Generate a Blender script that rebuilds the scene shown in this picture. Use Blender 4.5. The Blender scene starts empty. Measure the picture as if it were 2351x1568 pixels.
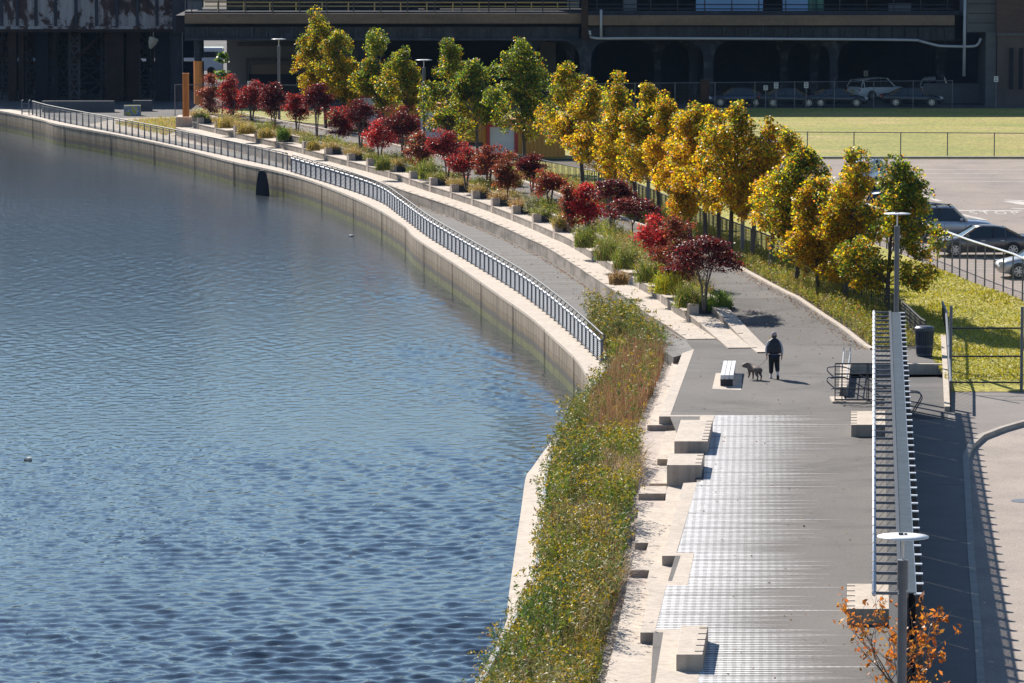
import bpy, bmesh, math, random
import numpy as np
from mathutils import Vector, Matrix

# ------------------------------------------------------------------ camera, sky, sun, exposure
SC = bpy.context.scene
COL = SC.collection
F, H, K = 4600.0, 20.0, 1024 / 2351
PITCH = math.atan(485.5 / F)
cam = bpy.data.cameras.new('camera')
cam.sensor_width = 36.0
cam.lens = F / 1024 * 36.0
cam.clip_start, cam.clip_end = 1.0, 3000.0
co = bpy.data.objects.new('camera', cam)
COL.objects.link(co)
co.location = (0, 0, H)
co.rotation_euler = (math.pi / 2 - PITCH, 0, 0)
SC.camera = co

SUN_EL, SUN_AZ = math.radians(35), math.radians(-28)      # azimuth from +Y, negative = left
world = bpy.data.worlds.new('World')
SC.world = world
world.use_nodes = True
wn = world.node_tree.nodes
sky = wn.new('ShaderNodeTexSky')
sky.sky_type = 'NISHITA'
sky.sun_disc = False
sky.sun_elevation, sky.sun_rotation = SUN_EL, SUN_AZ
sky.air_density, sky.dust_density, sky.ozone_density = 1.2, 0.2, 5.0
world.node_tree.links.new(sky.outputs[0], wn['Background'].inputs[0])
wn['Background'].inputs[1].default_value = 0.07
sl = bpy.data.lights.new('sun', 'SUN')
sl.energy, sl.angle, sl.color = 5.0, math.radians(0.53), (1.0, 0.93, 0.83)
so = bpy.data.objects.new('sun', sl)
COL.objects.link(so)
sd = Vector((math.sin(SUN_AZ) * math.cos(SUN_EL), math.cos(SUN_AZ) * math.cos(SUN_EL), math.sin(SUN_EL)))
so.rotation_euler = sd.to_track_quat('Z', 'Y').to_euler()
so.location = sd * 500
SC.view_settings.view_transform = 'Standard'
SC.view_settings.look = 'None'
SC.view_settings.exposure = 0.72
SC.view_settings.gamma = 1.0

# ------------------------------------------------------------------ where a point of the photo lies in the world
cP, sP = math.cos(PITCH), math.sin(PITCH)
def ray(u, v):
    x, y = u * K, v * K
    a, b = (x - 512) / F, (341.5 - y) / F
    return Vector((a, cP + b * sP, -sP + b * cP))
def P(u, v, z=0.0):
    d = ray(u, v)
    t = (z - H) / d.z
    return Vector((d.x * t, d.y * t, z))
def PY(u, v, Y):
    d = ray(u, v)
    t = Y / d.y
    return Vector((d.x * t, Y, H + d.z * t))
Y0, Y1, ZT = 188.0, 200.0, 0.8
def zt(Y): return min(1.0, max(0.0, (Y - Y0) / (Y1 - Y0)))
def zland(Y): return ZT * zt(Y)
def PL(u, v, off=0.0):                     # on the rising land
    z = 0.0
    for _ in range(12):
        p = P(u, v, z + off); z = zland(p.y)
    return P(u, v, z + off)
def sdist(p): return p.y * cP + (H - p.z) * sP
def hgt(p, v):                             # height above p of a vertical thing whose top is at row v
    q = PY(512 / K, v, p.y)
    return q.z - p.z

# ------------------------------------------------------------------ scene helpers
def link(o): COL.objects.link(o); return o
def thing(name, label, cat, loc=(0, 0, 0), rz=0.0, group=None):
    o = link(bpy.data.objects.new(name, None))
    o.empty_display_size = 0.2
    o.location = loc; o.rotation_euler = (0, 0, rz)
    o['label'] = label; o['category'] = cat
    if group: o['group'] = group
    return o
def tag(o, label, cat, group=None, kind=None):
    o['label'] = label; o['category'] = cat
    if group: o['group'] = group
    if kind: o['kind'] = kind
    return o
def wloc(o):
    p = Vector((0, 0, 0))
    while o: p += Vector(o.location); o = o.parent
    return p
def copy_tree(o, parent=None):
    c = o.copy(); link(c)
    if parent: c.parent = parent
    for ch in list(o.children): copy_tree(ch, c)
    return c
def unit(v):
    l = math.sqrt(sum(a * a for a in v)) or 1
    return tuple(a / l for a in v)

class MB:
    def __init__(s): s.v, s.f, s.m = [], [], []
    def add(s, vs, fs, m=0):
        n = len(s.v); s.v += [tuple(a) for a in vs]
        s.f += [tuple(n + i for i in f) for f in fs]; s.m += [m] * len(fs)
    def box(s, c, d, rz=0.0, m=0, tilt=None):
        x, y, z = d[0] / 2, d[1] / 2, d[2] / 2
        R = Matrix.Rotation(rz, 3, 'Z')
        if tilt: R = R @ Matrix.Rotation(tilt[0], 3, tilt[1])
        vs = [Vector(c) + R @ Vector((a * x, b * y, e * z)) for a in (-1, 1) for b in (-1, 1) for e in (-1, 1)]
        s.add(vs, [(0, 1, 3, 2), (4, 6, 7, 5), (0, 4, 5, 1), (2, 3, 7, 6), (0, 2, 6, 4), (1, 5, 7, 3)], m)
        return s
    def bar(s, a, b, w, h, m=0):           # rectangular bar from a to b, w across, h high
        a, b = Vector(a), Vector(b); d = (b - a)
        t = d.normalized()
        r = t.cross(Vector((0, 0, 1)))
        if r.length < 1e-4: r = Vector((1, 0, 0))
        r.normalize(); u = r.cross(t)
        vs = []
        for p in (a, b):
            for i, j in ((-1, -1), (1, -1), (1, 1), (-1, 1)):
                vs.append(p + r * (i * w / 2) + u * (j * h / 2))
        s.add(vs, [(0, 3, 2, 1), (4, 5, 6, 7), (0, 1, 5, 4), (1, 2, 6, 5), (2, 3, 7, 6), (3, 0, 4, 7)], m)
        return s
    def tube(s, pts, r, n=8, m=0, cap=True):
        pts = [Vector(p) for p in pts]
        rs = r if isinstance(r, (list, tuple)) else [r] * len(pts)
        rings = []
        for i, p in enumerate(pts):
            t = (pts[min(i + 1, len(pts) - 1)] - pts[max(i - 1, 0)]).normalized()
            a = t.cross(Vector((0, 0, 1)))
            if a.length < 1e-3: a = Vector((1, 0, 0))
            a.normalize(); b = a.cross(t)
            rings.append([p + (a * math.cos(2 * math.pi * k / n) + b * math.sin(2 * math.pi * k / n)) * rs[i] for k in range(n)])
        vs = [q for g in rings for q in g]; fs = []
        for i in range(len(pts) - 1):
            for k in range(n):
                fs.append((i * n + k, i * n + (k + 1) % n, (i + 1) * n + (k + 1) % n, (i + 1) * n + k))
        if cap:
            fs.append(tuple(range(n - 1, -1, -1))); fs.append(tuple((len(pts) - 1) * n + k for k in range(n)))
        s.add(vs, fs, m); return s
    def lathe(s, prof, n=16, c=(0, 0, 0), m=0):  # prof: (r,z)
        vs, fs = [], []
        for r, z in prof:
            for k in range(n):
                a = 2 * math.pi * k / n
                vs.append((c[0] + r * math.cos(a), c[1] + r * math.sin(a), c[2] + z))
        for i in range(len(prof) - 1):
            for k in range(n):
                fs.append((i * n + k, i * n + (k + 1) % n, (i + 1) * n + (k + 1) % n, (i + 1) * n + k))
        fs.append(tuple(range(n - 1, -1, -1))); fs.append(tuple((len(prof) - 1) * n + k for k in range(n)))
        s.add(vs, fs, m); return s
    def prism(s, poly, z0, z1, m=0):
        n = len(poly)
        z1s = z1 if isinstance(z1, (list, tuple)) else [z1] * n
        vs = [(p[0], p[1], z0) for p in poly] + [(p[0], p[1], z1s[i]) for i, p in enumerate(poly)]
        A = sum(poly[i][0] * poly[(i + 1) % n][1] - poly[(i + 1) % n][0] * poly[i][1] for i in range(n))
        fs = [(i, (i + 1) % n, n + (i + 1) % n, n + i) for i in range(n)]
        fs += [tuple(range(n - 1, -1, -1)), tuple(range(n, 2 * n))]
        if A < 0: fs = [tuple(reversed(f)) for f in fs]
        s.add(vs, fs, m); return s
    def strip(s, A, B, m=0):               # quads between two equally long polylines
        n = len(A)
        s.add(list(A) + list(B), [(i, i + 1, n + i + 1, n + i) for i in range(n - 1)], m); return s
    def loft(s, rings, m=0, close=True, caps=True):
        n = len(rings[0]); vs = [q for g in rings for q in g]; fs = []
        for i in range(len(rings) - 1):
            for k in range(n if close else n - 1):
                fs.append((i * n + k, i * n + (k + 1) % n, (i + 1) * n + (k + 1) % n, (i + 1) * n + k))
        if caps:
            fs.append(tuple(range(n - 1, -1, -1))); fs.append(tuple((len(rings) - 1) * n + k for k in range(n)))
        s.add(vs, fs, m); return s
    def build(s, name, mats, parent=None, smooth=False, local=False, kind=None, bevel=0.0, tri=False):
        me = bpy.data.meshes.new(name)
        off = Vector((0, 0, 0)) if (local or parent is None) else wloc(parent)
        me.from_pydata([(a[0] - off.x, a[1] - off.y, a[2] - off.z) for a in s.v], [], s.f)
        for mt in (mats if isinstance(mats, (list, tuple)) else [mats]): me.materials.append(mt)
        me.polygons.foreach_set('material_index', s.m)
        bm = bmesh.new(); bm.from_mesh(me)
        bmesh.ops.recalc_face_normals(bm, faces=bm.faces)
        if bevel:
            bmesh.ops.bevel(bm, geom=bm.edges[:], offset=bevel, segments=2, affect='EDGES', profile=0.6)
        if tri: bm.normal_update(); bmesh.ops.triangulate(bm, faces=bm.faces)
        bm.to_mesh(me); bm.free()
        if smooth: me.polygons.foreach_set('use_smooth', [True] * len(me.polygons))
        me.update()
        o = link(bpy.data.objects.new(name, me))
        if parent: o.parent = parent
        if kind: o['kind'] = kind
        return o

def resample(pts, step):
    pts = [Vector(p) for p in pts]
    out = [pts[0]]; acc = 0.0
    for a, b in zip(pts, pts[1:]):
        L = (b - a).length; t = step - acc
        while t <= L:
            out.append(a.lerp(b, t / L)); t += step
        acc = L - (t - step)
    return out
def smooth_line(pts, n=6):                 # Catmull-Rom
    out = []
    for i in range(len(pts) - 1):
        p0, p1, p2, p3 = pts[max(i - 1, 0)], pts[i], pts[i + 1], pts[min(i + 2, len(pts) - 1)]
        for k in range(n):
            t = k / n
            out.append(0.5 * ((2 * p1) + (p2 - p0) * t + (2 * p0 - 5 * p1 + 4 * p2 - p3) * t * t + (3 * p1 - p0 - 3 * p2 + p3) * t ** 3))
    out.append(pts[-1]); return out
def offset_line(pts, d):                   # to the right when walking from far (first) to near -> +X side is d>0
    out = []
    for i, p in enumerate(pts):
        t = (pts[min(i + 1, len(pts) - 1)] - pts[max(i - 1, 0)]); t.z = 0
        t.normalize()
        out.append(Vector((p.x - t.y * d, p.y + t.x * d, p.z)))
    return out
def inpoly(x, y, poly):
    c = np.zeros(np.shape(x), bool); n = len(poly)
    for i in range(n):
        xi, yi = poly[i][0], poly[i][1]; xj, yj = poly[i - 1][0], poly[i - 1][1]
        c ^= ((yi > y) != (yj > y)) & (x < (xj - xi) * (y - yi) / (yj - yi + 1e-12) + xi)
    return c

# ------------------------------------------------------------------ materials
def nt(name):
    m = bpy.data.materials.new(name); m.use_nodes = True
    t = m.node_tree; b = t.nodes['Principled BSDF']
    return m, t, b, t.nodes, t.links
def ramp(n, cols, interp='LINEAR'):
    r = n.new('ShaderNodeValToRGB'); cr = r.color_ramp; cr.interpolation = interp
    cr.elements[0].position, cr.elements[0].color = cols[0][0], (*cols[0][1], 1)
    cr.elements[1].position, cr.elements[1].color = cols[-1][0], (*cols[-1][1], 1)
    for p, c in cols[1:-1]:
        e = cr.elements.new(p); e.color = (*c, 1)
    return r
def noise(n, l, scale, detail=5, rough=0.6, stretch=(1, 1, 1), coord='Object', dist=0.0):
    tc = n.new('ShaderNodeTexCoord'); mp = n.new('ShaderNodeMapping'); no = n.new('ShaderNodeTexNoise')
    mp.inputs['Scale'].default_value = stretch
    l.new(tc.outputs[coord], mp.inputs[0]); l.new(mp.outputs[0], no.inputs['Vector'])
    no.inputs['Scale'].default_value = scale; no.inputs['Detail'].default_value = detail
    no.inputs['Roughness'].default_value = rough; no.inputs['Distortion'].default_value = dist
    return no
def mixc(n, l, fac, a, b, mode='MIX'):
    mx = n.new('ShaderNodeMix'); mx.data_type = 'RGBA'; mx.blend_type = mode
    if isinstance(fac, (int, float)): mx.inputs[0].default_value = fac
    else: l.new(fac, mx.inputs[0])
    for i, c in ((6, a), (7, b)):
        if isinstance(c, tuple): mx.inputs[i].default_value = (*c, 1)
        else: l.new(c, mx.inputs[i])
    return mx.outputs[2]
def mat(name, c1, c2=None, scale=4.0, rough=0.7, metal=0.0, bump=0.0, bscale=30.0, stretch=(1, 1, 1), fine=0.0, fscale=60.0, lo=0.35, hi=0.65, spec=0.5, coat=0.0):
    m, t, b, n, l = nt(name)
    b.inputs['Roughness'].default_value = rough; b.inputs['Metallic'].default_value = metal
    b.inputs['Specular IOR Level'].default_value = spec; b.inputs['Coat Weight'].default_value = coat
    if c2 is None: c2 = tuple(x * 0.8 for x in c1)
    no = noise(n, l, scale, stretch=stretch)
    r = ramp(n, [(lo, c1), (hi, c2)]); l.new(no.outputs[0], r.inputs[0]); out = r.outputs[0]
    if fine:
        nf = noise(n, l, fscale, detail=3)
        rf = ramp(n, [(0.3, (1 - fine,) * 3), (0.7, (1 + fine,) * 3)]); l.new(nf.outputs[0], rf.inputs[0])
        out = mixc(n, l, 1.0, out, rf.outputs[0], 'MULTIPLY')
    l.new(out, b.inputs['Base Color'])
    if bump:
        nb = noise(n, l, bscale); bp = n.new('ShaderNodeBump'); bp.inputs['Strength'].default_value = bump
        bp.inputs['Distance'].default_value = 0.02
        l.new(nb.outputs[0], bp.inputs['Height']); l.new(bp.outputs[0], b.inputs['Normal'])
    return m

def objz(n, l):
    tc = n.new('ShaderNodeTexCoord'); sx = n.new('ShaderNodeSeparateXYZ'); l.new(tc.outputs['Object'], sx.inputs[0])
    return sx
def math_node(n, l, op, a, b=None):
    q = n.new('ShaderNodeMath'); q.operation = op
    for i, x in enumerate((a, b)):
        if x is None: continue
        if isinstance(x, (int, float)): q.inputs[i].default_value = x
        else: l.new(x, q.inputs[i])
    return q.outputs[0]

M = {}
def asphalt_mat(name, c1, c2, dark, th):
    m, t, b, n, l = nt(name)
    a = noise(n, l, 0.3, detail=5, stretch=(1, 0.4, 1)); r = ramp(n, [(0.35, c1), (0.65, c2)]); l.new(a.outputs[0], r.inputs[0])
    d = noise(n, l, 0.55, detail=7, rough=0.72, stretch=(0.35, 0.55, 1), dist=0.6); rd_ = ramp(n, [(th, (1, 1, 1)), (th + 0.17, dark)]); l.new(d.outputs[0], rd_.inputs[0])
    f = noise(n, l, 14, detail=3); rf = ramp(n, [(0.3, (0.72,) * 3), (0.7, (1.28,) * 3)]); l.new(f.outputs[0], rf.inputs[0])
    v = n.new('ShaderNodeTexVoronoi'); v.feature = 'DISTANCE_TO_EDGE'; v.inputs['Scale'].default_value = 0.22
    tc = n.new('ShaderNodeTexCoord'); wv = noise(n, l, 1.2, detail=4); vm = n.new('ShaderNodeVectorMath'); vm.operation = 'MULTIPLY_ADD'; vm.inputs[1].default_value = (1.2, 1.2, 0)
    l.new(wv.outputs[1], vm.inputs[0]); l.new(tc.outputs['Object'], vm.inputs[2]); l.new(vm.outputs[0], v.inputs['Vector'])
    rc = ramp(n, [(0.0, (0.45,) * 3), (0.006, (1, 1, 1))]); l.new(v.outputs['Distance'], rc.inputs[0])
    o = mixc(n, l, 1.0, r.outputs[0], rd_.outputs[0], 'MULTIPLY'); o = mixc(n, l, 1.0, o, rf.outputs[0], 'MULTIPLY'); o = mixc(n, l, 0.6, o, rc.outputs[0], 'MULTIPLY')
    l.new(o, b.inputs['Base Color']); b.inputs['Roughness'].default_value = 0.85
    bp = n.new('ShaderNodeBump'); bp.inputs['Strength'].default_value = 0.35; bp.inputs['Distance'].default_value = 0.02; l.new(f.outputs[0], bp.inputs['Height']); l.new(bp.outputs[0], b.inputs['Normal'])
    return m
M['asphalt'] = asphalt_mat('asphalt', (0.088, 0.079, 0.073), (0.122, 0.110, 0.101), (0.48, 0.48, 0.49), 0.5)
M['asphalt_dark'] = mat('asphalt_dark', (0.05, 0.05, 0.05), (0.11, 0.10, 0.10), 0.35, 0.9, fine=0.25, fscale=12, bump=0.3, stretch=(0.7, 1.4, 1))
M['lot'] = asphalt_mat('lot_asphalt', (0.27, 0.215, 0.18), (0.215, 0.175, 0.15), (0.8, 0.8, 0.8), 0.5)
M['street'] = mat('street_asphalt', (0.34, 0.285, 0.245), (0.27, 0.228, 0.20), 0.5, 0.9, fine=0.3, fscale=25, bump=0.3)
M['deck'] = None
def concrete_mat(name, c1, c2):
    m, t, b, n, l = nt(name)
    a = noise(n, l, 0.6, detail=6, rough=0.65); r = ramp(n, [(0.35, c1), (0.65, c2)]); l.new(a.outputs[0], r.inputs[0])
    st = noise(n, l, 1.7, detail=7, rough=0.7, dist=0.5); rs = ramp(n, [(0.28, (0.78, 0.75, 0.72)), (0.40, (0.97, 0.96, 0.95)), (0.62, (1.04, 1.04, 1.04))]); l.new(st.outputs[0], rs.inputs[0])
    dr = noise(n, l, 3.5, detail=5, stretch=(1.2, 1.2, 0.08)); rr = ramp(n, [(0.36, (0.74, 0.72, 0.70)), (0.55, (1, 1, 1))]); l.new(dr.outputs[0], rr.inputs[0])
    f = noise(n, l, 26, detail=3); rf = ramp(n, [(0.3, (0.88,) * 3), (0.7, (1.1,) * 3)]); l.new(f.outputs[0], rf.inputs[0])
    o = mixc(n, l, 1.0, r.outputs[0], rs.outputs[0], 'MULTIPLY'); o = mixc(n, l, 0.7, o, rr.outputs[0], 'MULTIPLY'); o = mixc(n, l, 1.0, o, rf.outputs[0], 'MULTIPLY')
    l.new(o, b.inputs['Base Color']); b.inputs['Roughness'].default_value = 0.82
    bp = n.new('ShaderNodeBump'); bp.inputs['Strength'].default_value = 0.25; bp.inputs['Distance'].default_value = 0.02; l.new(st.outputs[0], bp.inputs['Height']); l.new(bp.outputs[0], b.inputs['Normal'])
    return m
M['concrete'] = concrete_mat('concrete', (0.56, 0.48, 0.40), (0.47, 0.405, 0.34))
M['concrete_pink'] = concrete_mat('concrete_pink', (0.54, 0.45, 0.385), (0.42, 0.355, 0.31))
M['sidewalk'] = mat('sidewalk', (0.205, 0.178, 0.16), (0.168, 0.147, 0.135), 0.4, 0.85, fine=0.1, fscale=12)
M['kerb'] = mat('kerb_stone', (0.42, 0.37, 0.32), (0.32, 0.28, 0.245), 2, 0.85, fine=0.1)
M['gravel'] = mat('gravel', (0.50, 0.43, 0.36), (0.30, 0.26, 0.21), 2.5, 0.95, fine=0.35, fscale=22, bump=0.5)
M['soil'] = mat('soil', (0.06, 0.045, 0.03), (0.11, 0.085, 0.05), 3, 0.95, fine=0.4, fscale=14, bump=0.5)
M['white_paint'] = mat('white_paint', (0.78, 0.77, 0.77), (0.52, 0.51, 0.51), 3.0, 0.6, lo=0.45, hi=0.75)
M['lot_paint'] = mat('lot_paint', (0.62, 0.57, 0.52), (0.36, 0.32, 0.29), 1.5, 0.7)
M['steel'] = mat('galvanised_steel', (0.17, 0.18, 0.21), (0.12, 0.13, 0.155), 5, 0.5, metal=0.25)
M['steel_bright'] = mat('bright_tube', (0.72, 0.73, 0.76), (0.58, 0.59, 0.62), 5, 0.35, metal=0.35)
M['steel_dark'] = mat('dark_steel', (0.045, 0.047, 0.055), (0.03, 0.032, 0.038), 4, 0.5, metal=0.3)
M['black_iron'] = mat('black_iron', (0.022, 0.022, 0.026), (0.035, 0.033, 0.035), 6, 0.5)
M['pole'] = mat('lamp_pole_paint', (0.17, 0.175, 0.20), (0.13, 0.135, 0.155), 3, 0.45, metal=0.2)
M['white_disc'] = mat('white_enamel', (0.82, 0.80, 0.80), (0.76, 0.75, 0.75), 2, 0.4)
M['planter'] = mat('planter_steel', (0.03, 0.033, 0.042), (0.045, 0.045, 0.05), 3, 0.55, metal=0.2)
M['bark'] = mat('bark', (0.10, 0.075, 0.06), (0.045, 0.034, 0.028), 6, 0.9, stretch=(1, 1, 0.25), bump=0.4)
M['bark_grey'] = mat('bark_grey', (0.17, 0.14, 0.12), (0.07, 0.055, 0.05), 7, 0.9, stretch=(1, 1, 0.3), bump=0.4)
M['orange_can'] = mat('orange_corrugated', (0.60, 0.28, 0.045), (0.52, 0.235, 0.04), 1.2, 0.55)
M['red_paint'] = mat('red_frame', (0.50, 0.045, 0.06), (0.42, 0.04, 0.05), 2, 0.5)
M['white_door'] = mat('white_door', (0.72, 0.73, 0.76), (0.66, 0.67, 0.70), 2, 0.5, stretch=(0.2, 1, 6))
M['rust'] = mat('rust_steel', (0.045, 0.02, 0.014), (0.02, 0.012, 0.010), 1.5, 0.85, fine=0.3, fscale=9)
M['rust_orange'] = mat('rust_orange', (0.72, 0.27, 0.06), (0.52, 0.18, 0.045), 1.2, 0.75, stretch=(3, 3, 0.4))
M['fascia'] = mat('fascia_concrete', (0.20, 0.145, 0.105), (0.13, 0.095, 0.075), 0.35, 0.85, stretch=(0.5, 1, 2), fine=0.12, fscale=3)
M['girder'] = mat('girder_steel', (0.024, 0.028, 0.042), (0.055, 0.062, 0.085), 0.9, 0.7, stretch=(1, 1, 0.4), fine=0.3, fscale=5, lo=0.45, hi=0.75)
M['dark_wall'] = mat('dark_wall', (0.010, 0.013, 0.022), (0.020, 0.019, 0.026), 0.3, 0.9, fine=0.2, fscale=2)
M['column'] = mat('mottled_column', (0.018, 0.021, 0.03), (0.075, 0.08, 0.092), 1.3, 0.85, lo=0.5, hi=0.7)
M['panel_blue'] = mat('blue_panel', (0.26, 0.42, 0.62), (0.22, 0.37, 0.56), 0.4, 0.5)
M['panel_grey'] = mat('grey_panel', (0.15, 0.15, 0.155), (0.12, 0.12, 0.124), 0.4, 0.7)
M['tan_wall'] = mat('tan_wall', (0.17, 0.13, 0.10), (0.13, 0.10, 0.08), 0.5, 0.8)
M['yellow_rail'] = mat('yellow_rail', (0.50, 0.36, 0.13), (0.42, 0.29, 0.10), 1, 0.6)
M['pipe'] = mat('light_pipe', (0.40, 0.42, 0.46), (0.34, 0.36, 0.40), 1, 0.5)
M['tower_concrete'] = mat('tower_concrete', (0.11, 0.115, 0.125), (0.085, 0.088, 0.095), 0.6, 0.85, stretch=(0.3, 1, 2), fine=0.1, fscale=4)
M['plank'] = mat('dark_timber', (0.016, 0.017, 0.024), (0.028, 0.028, 0.036), 2, 0.8, stretch=(3, 3, 0.3))
M['grating'] = mat('grating', (0.12, 0.145, 0.165), (0.085, 0.105, 0.12), 2, 0.45, metal=0.3)
M['sign_white'] = mat('sign_white', (0.75, 0.74, 0.74), (0.68, 0.67, 0.67), 3, 0.5)
M['ink'] = mat('sign_ink', (0.03, 0.03, 0.03), (0.05, 0.05, 0.05), 3, 0.6)
M['can_blue'] = mat('bin_steel', (0.055, 0.075, 0.12), (0.045, 0.06, 0.10), 3, 0.45, metal=0.25)
M['tyre'] = mat('tyre', (0.018, 0.018, 0.019), (0.028, 0.028, 0.028), 6, 0.85)
M['rim'] = mat('alloy_rim', (0.55, 0.55, 0.57), (0.45, 0.45, 0.47), 6, 0.3, metal=0.8)
M['glass'] = mat('car_glass', (0.012, 0.016, 0.02), (0.02, 0.024, 0.028), 2, 0.06, spec=0.8)
M['lamp_clear'] = mat('headlamp', (0.65, 0.65, 0.66), (0.5, 0.5, 0.52), 3, 0.15)
M['lamp_red'] = mat('tail_lamp', (0.45, 0.02, 0.02), (0.35, 0.02, 0.02), 3, 0.2)
M['plate_yellow'] = mat('number_plate', (0.65, 0.55, 0.18), (0.6, 0.5, 0.2), 3, 0.5)
M['trim_black'] = mat('black_trim', (0.02, 0.02, 0.022), (0.03, 0.03, 0.03), 3, 0.5)
M['debris'] = mat('floating_foam', (0.75, 0.72, 0.66), (0.6, 0.55, 0.48), 4, 0.7)
M['drum_green'] = mat('green_drum', (0.04, 0.16, 0.12), (0.03, 0.13, 0.10), 2, 0.5)
M['canvas'] = mat('canvas', (0.52, 0.48, 0.38), (0.44, 0.40, 0.32), 3, 0.8)
M['graffiti_base'] = None
def car_paint(name, c, metal=0.6):
    return mat(name, c, tuple(x * 0.93 for x in c), 1, 0.35, metal=metal, coat=0.8)
M['car_silver'] = car_paint('silver_paint', (0.58, 0.57, 0.56))
M['car_bluesilver'] = car_paint('pale_silver_paint', (0.50, 0.53, 0.58))
M['car_grey'] = car_paint('grey_brown_paint', (0.13, 0.115, 0.11))
M['car_navy'] = car_paint('navy_paint', (0.012, 0.022, 0.055))
M['car_white'] = car_paint('white_car_paint', (0.74, 0.76, 0.80), 0.0)
M['car_black'] = car_paint('dark_blue_paint', (0.018, 0.022, 0.035))

def deck_mat():
    m, t, b, n, l = nt('weathered_deck')
    no = noise(n, l, 1.0, stretch=(0.10, 1.6, 1), detail=6, rough=0.7)
    r = ramp(n, [(0.3, (0.075, 0.072, 0.07)), (0.5, (0.12, 0.113, 0.108)), (0.72, (0.18, 0.167, 0.155))]); l.new(no.outputs[0], r.inputs[0])
    tc = n.new('ShaderNodeTexCoord'); w = n.new('ShaderNodeTexWave'); w.bands_direction = 'Y'; w.wave_profile = 'SAW'
    w.inputs['Scale'].default_value = 1.1; w.inputs['Distortion'].default_value = 0.0
    l.new(tc.outputs['Object'], w.inputs['Vector'])
    r2 = ramp(n, [(0.0, (0.35,) * 3), (0.12, (1.0,) * 3), (1.0, (1.0,) * 3)]); l.new(w.outputs[0], r2.inputs[0])
    l.new(mixc(n, l, 1.0, r.outputs[0], r2.outputs[0], 'MULTIPLY'), b.inputs['Base Color'])
    b.inputs['Roughness'].default_value = 0.85
    return m
M['deck'] = deck_mat()

def board_formed():                       # board-marked, stained concrete face
    m, t, b, n, l = nt('board_formed_concrete')
    no = noise(n, l, 1.1, detail=6, stretch=(1, 0.5, 1.4))
    r = ramp(n, [(0.33, (0.15, 0.125, 0.105)), (0.5, (0.28, 0.24, 0.205)), (0.68, (0.40, 0.345, 0.295))]); l.new(no.outputs[0], r.inputs[0])
    tc = n.new('ShaderNodeTexCoord'); w = n.new('ShaderNodeTexWave'); w.bands_direction = 'Z'; w.wave_profile = 'SAW'
    w.inputs['Scale'].default_value = 2.2; l.new(tc.outputs['Object'], w.inputs['Vector'])
    r2 = ramp(n, [(0.0, (0.55,) * 3), (0.14, (1.0,) * 3), (1.0, (1.0,) * 3)]); l.new(w.outputs[0], r2.inputs[0])
    ns = noise(n, l, 3.0, detail=5, stretch=(1.5, 1.5, 0.12)); r3 = ramp(n, [(0.35, (0.62,) * 3), (0.6, (1.08,) * 3)]); l.new(ns.outputs[0], r3.inputs[0])
    o = mixc(n, l, 1.0, r.outputs[0], r2.outputs[0], 'MULTIPLY'); o = mixc(n, l, 1.0, o, r3.outputs[0], 'MULTIPLY')
    l.new(o, b.inputs['Base Color']); b.inputs['Roughness'].default_value = 0.85
    return m
M['boardform'] = board_formed()

def seawall_mat():                        # streaked concrete above, brown tide band, green algae by the water
    m, t, b, n, l = nt('tidal_wall')
    sx = objz(n, l)
    no = noise(n, l, 0.9, detail=6, stretch=(1, 1, 1)); wob = math_node(n, l, 'MULTIPLY', math_node(n, l, 'SUBTRACT', no.outputs[0], 0.5), 0.35)
    z = math_node(n, l, 'ADD', sx.outputs[2], wob)
    mr = n.new('ShaderNodeMapRange'); mr.inputs[1].default_value = -1.72; mr.inputs[2].default_value = 0.0; l.new(z, mr.inputs[0])
    r = ramp(n, [(0.0, (0.06, 0.078, 0.006)), (0.20, (0.105, 0.115, 0.012)), (0.27, (0.030, 0.026, 0.022)), (0.38, (0.045, 0.037, 0.034)), (0.44, (0.16, 0.108, 0.05)), (0.565, (0.20, 0.14, 0.078)), (0.575, (0.035, 0.03, 0.026)), (0.59, (0.24, 0.185, 0.13)), (1.0, (0.31, 0.25, 0.19))]); l.new(mr.outputs[0], r.inputs[0])
    ns = noise(n, l, 1.3, detail=7, rough=0.7, stretch=(1.3, 1.3, 0.08)); r3 = ramp(n, [(0.36, (0.25, 0.235, 0.22)), (0.5, (0.75, 0.73, 0.7)), (0.62, (1.1, 1.08, 1.05))]); l.new(ns.outputs[0], r3.inputs[0])
    o = mixc(n, l, 0.95, r.outputs[0], r3.outputs[0], 'MULTIPLY')
    l.new(o, b.inputs['Base Color']); b.inputs['Roughness'].default_value = 0.75
    nb = noise(n, l, 5); bp = n.new('ShaderNodeBump'); bp.inputs['Strength'].default_value = 0.3; l.new(nb.outputs[0], bp.inputs['Height']); l.new(bp.outputs[0], b.inputs['Normal'])
    return m
M['seawall'] = seawall_mat()

def peel_mat():
    m, t, b, n, l = nt('peeling_white_plate')
    a = noise(n, l, 0.55, detail=8, rough=0.7, stretch=(1, 1, 0.55), dist=0.4)
    r = ramp(n, [(0.50, (0.40, 0.39, 0.40)), (0.535, (0.10, 0.055, 0.045)), (0.62, (0.05, 0.03, 0.03))]); l.new(a.outputs[0], r.inputs[0])
    s = noise(n, l, 1.6, detail=5, stretch=(2, 2, 0.15)); r2 = ramp(n, [(0.35, (0.6, 0.55, 0.52)), (0.6, (1, 1, 1))]); l.new(s.outputs[0], r2.inputs[0])
    l.new(mixc(n, l, 0.8, r.outputs[0], r2.outputs[0], 'MULTIPLY'), b.inputs['Base Color']); b.inputs['Roughness'].default_value = 0.8
    return m
M['peel'] = peel_mat()

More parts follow.
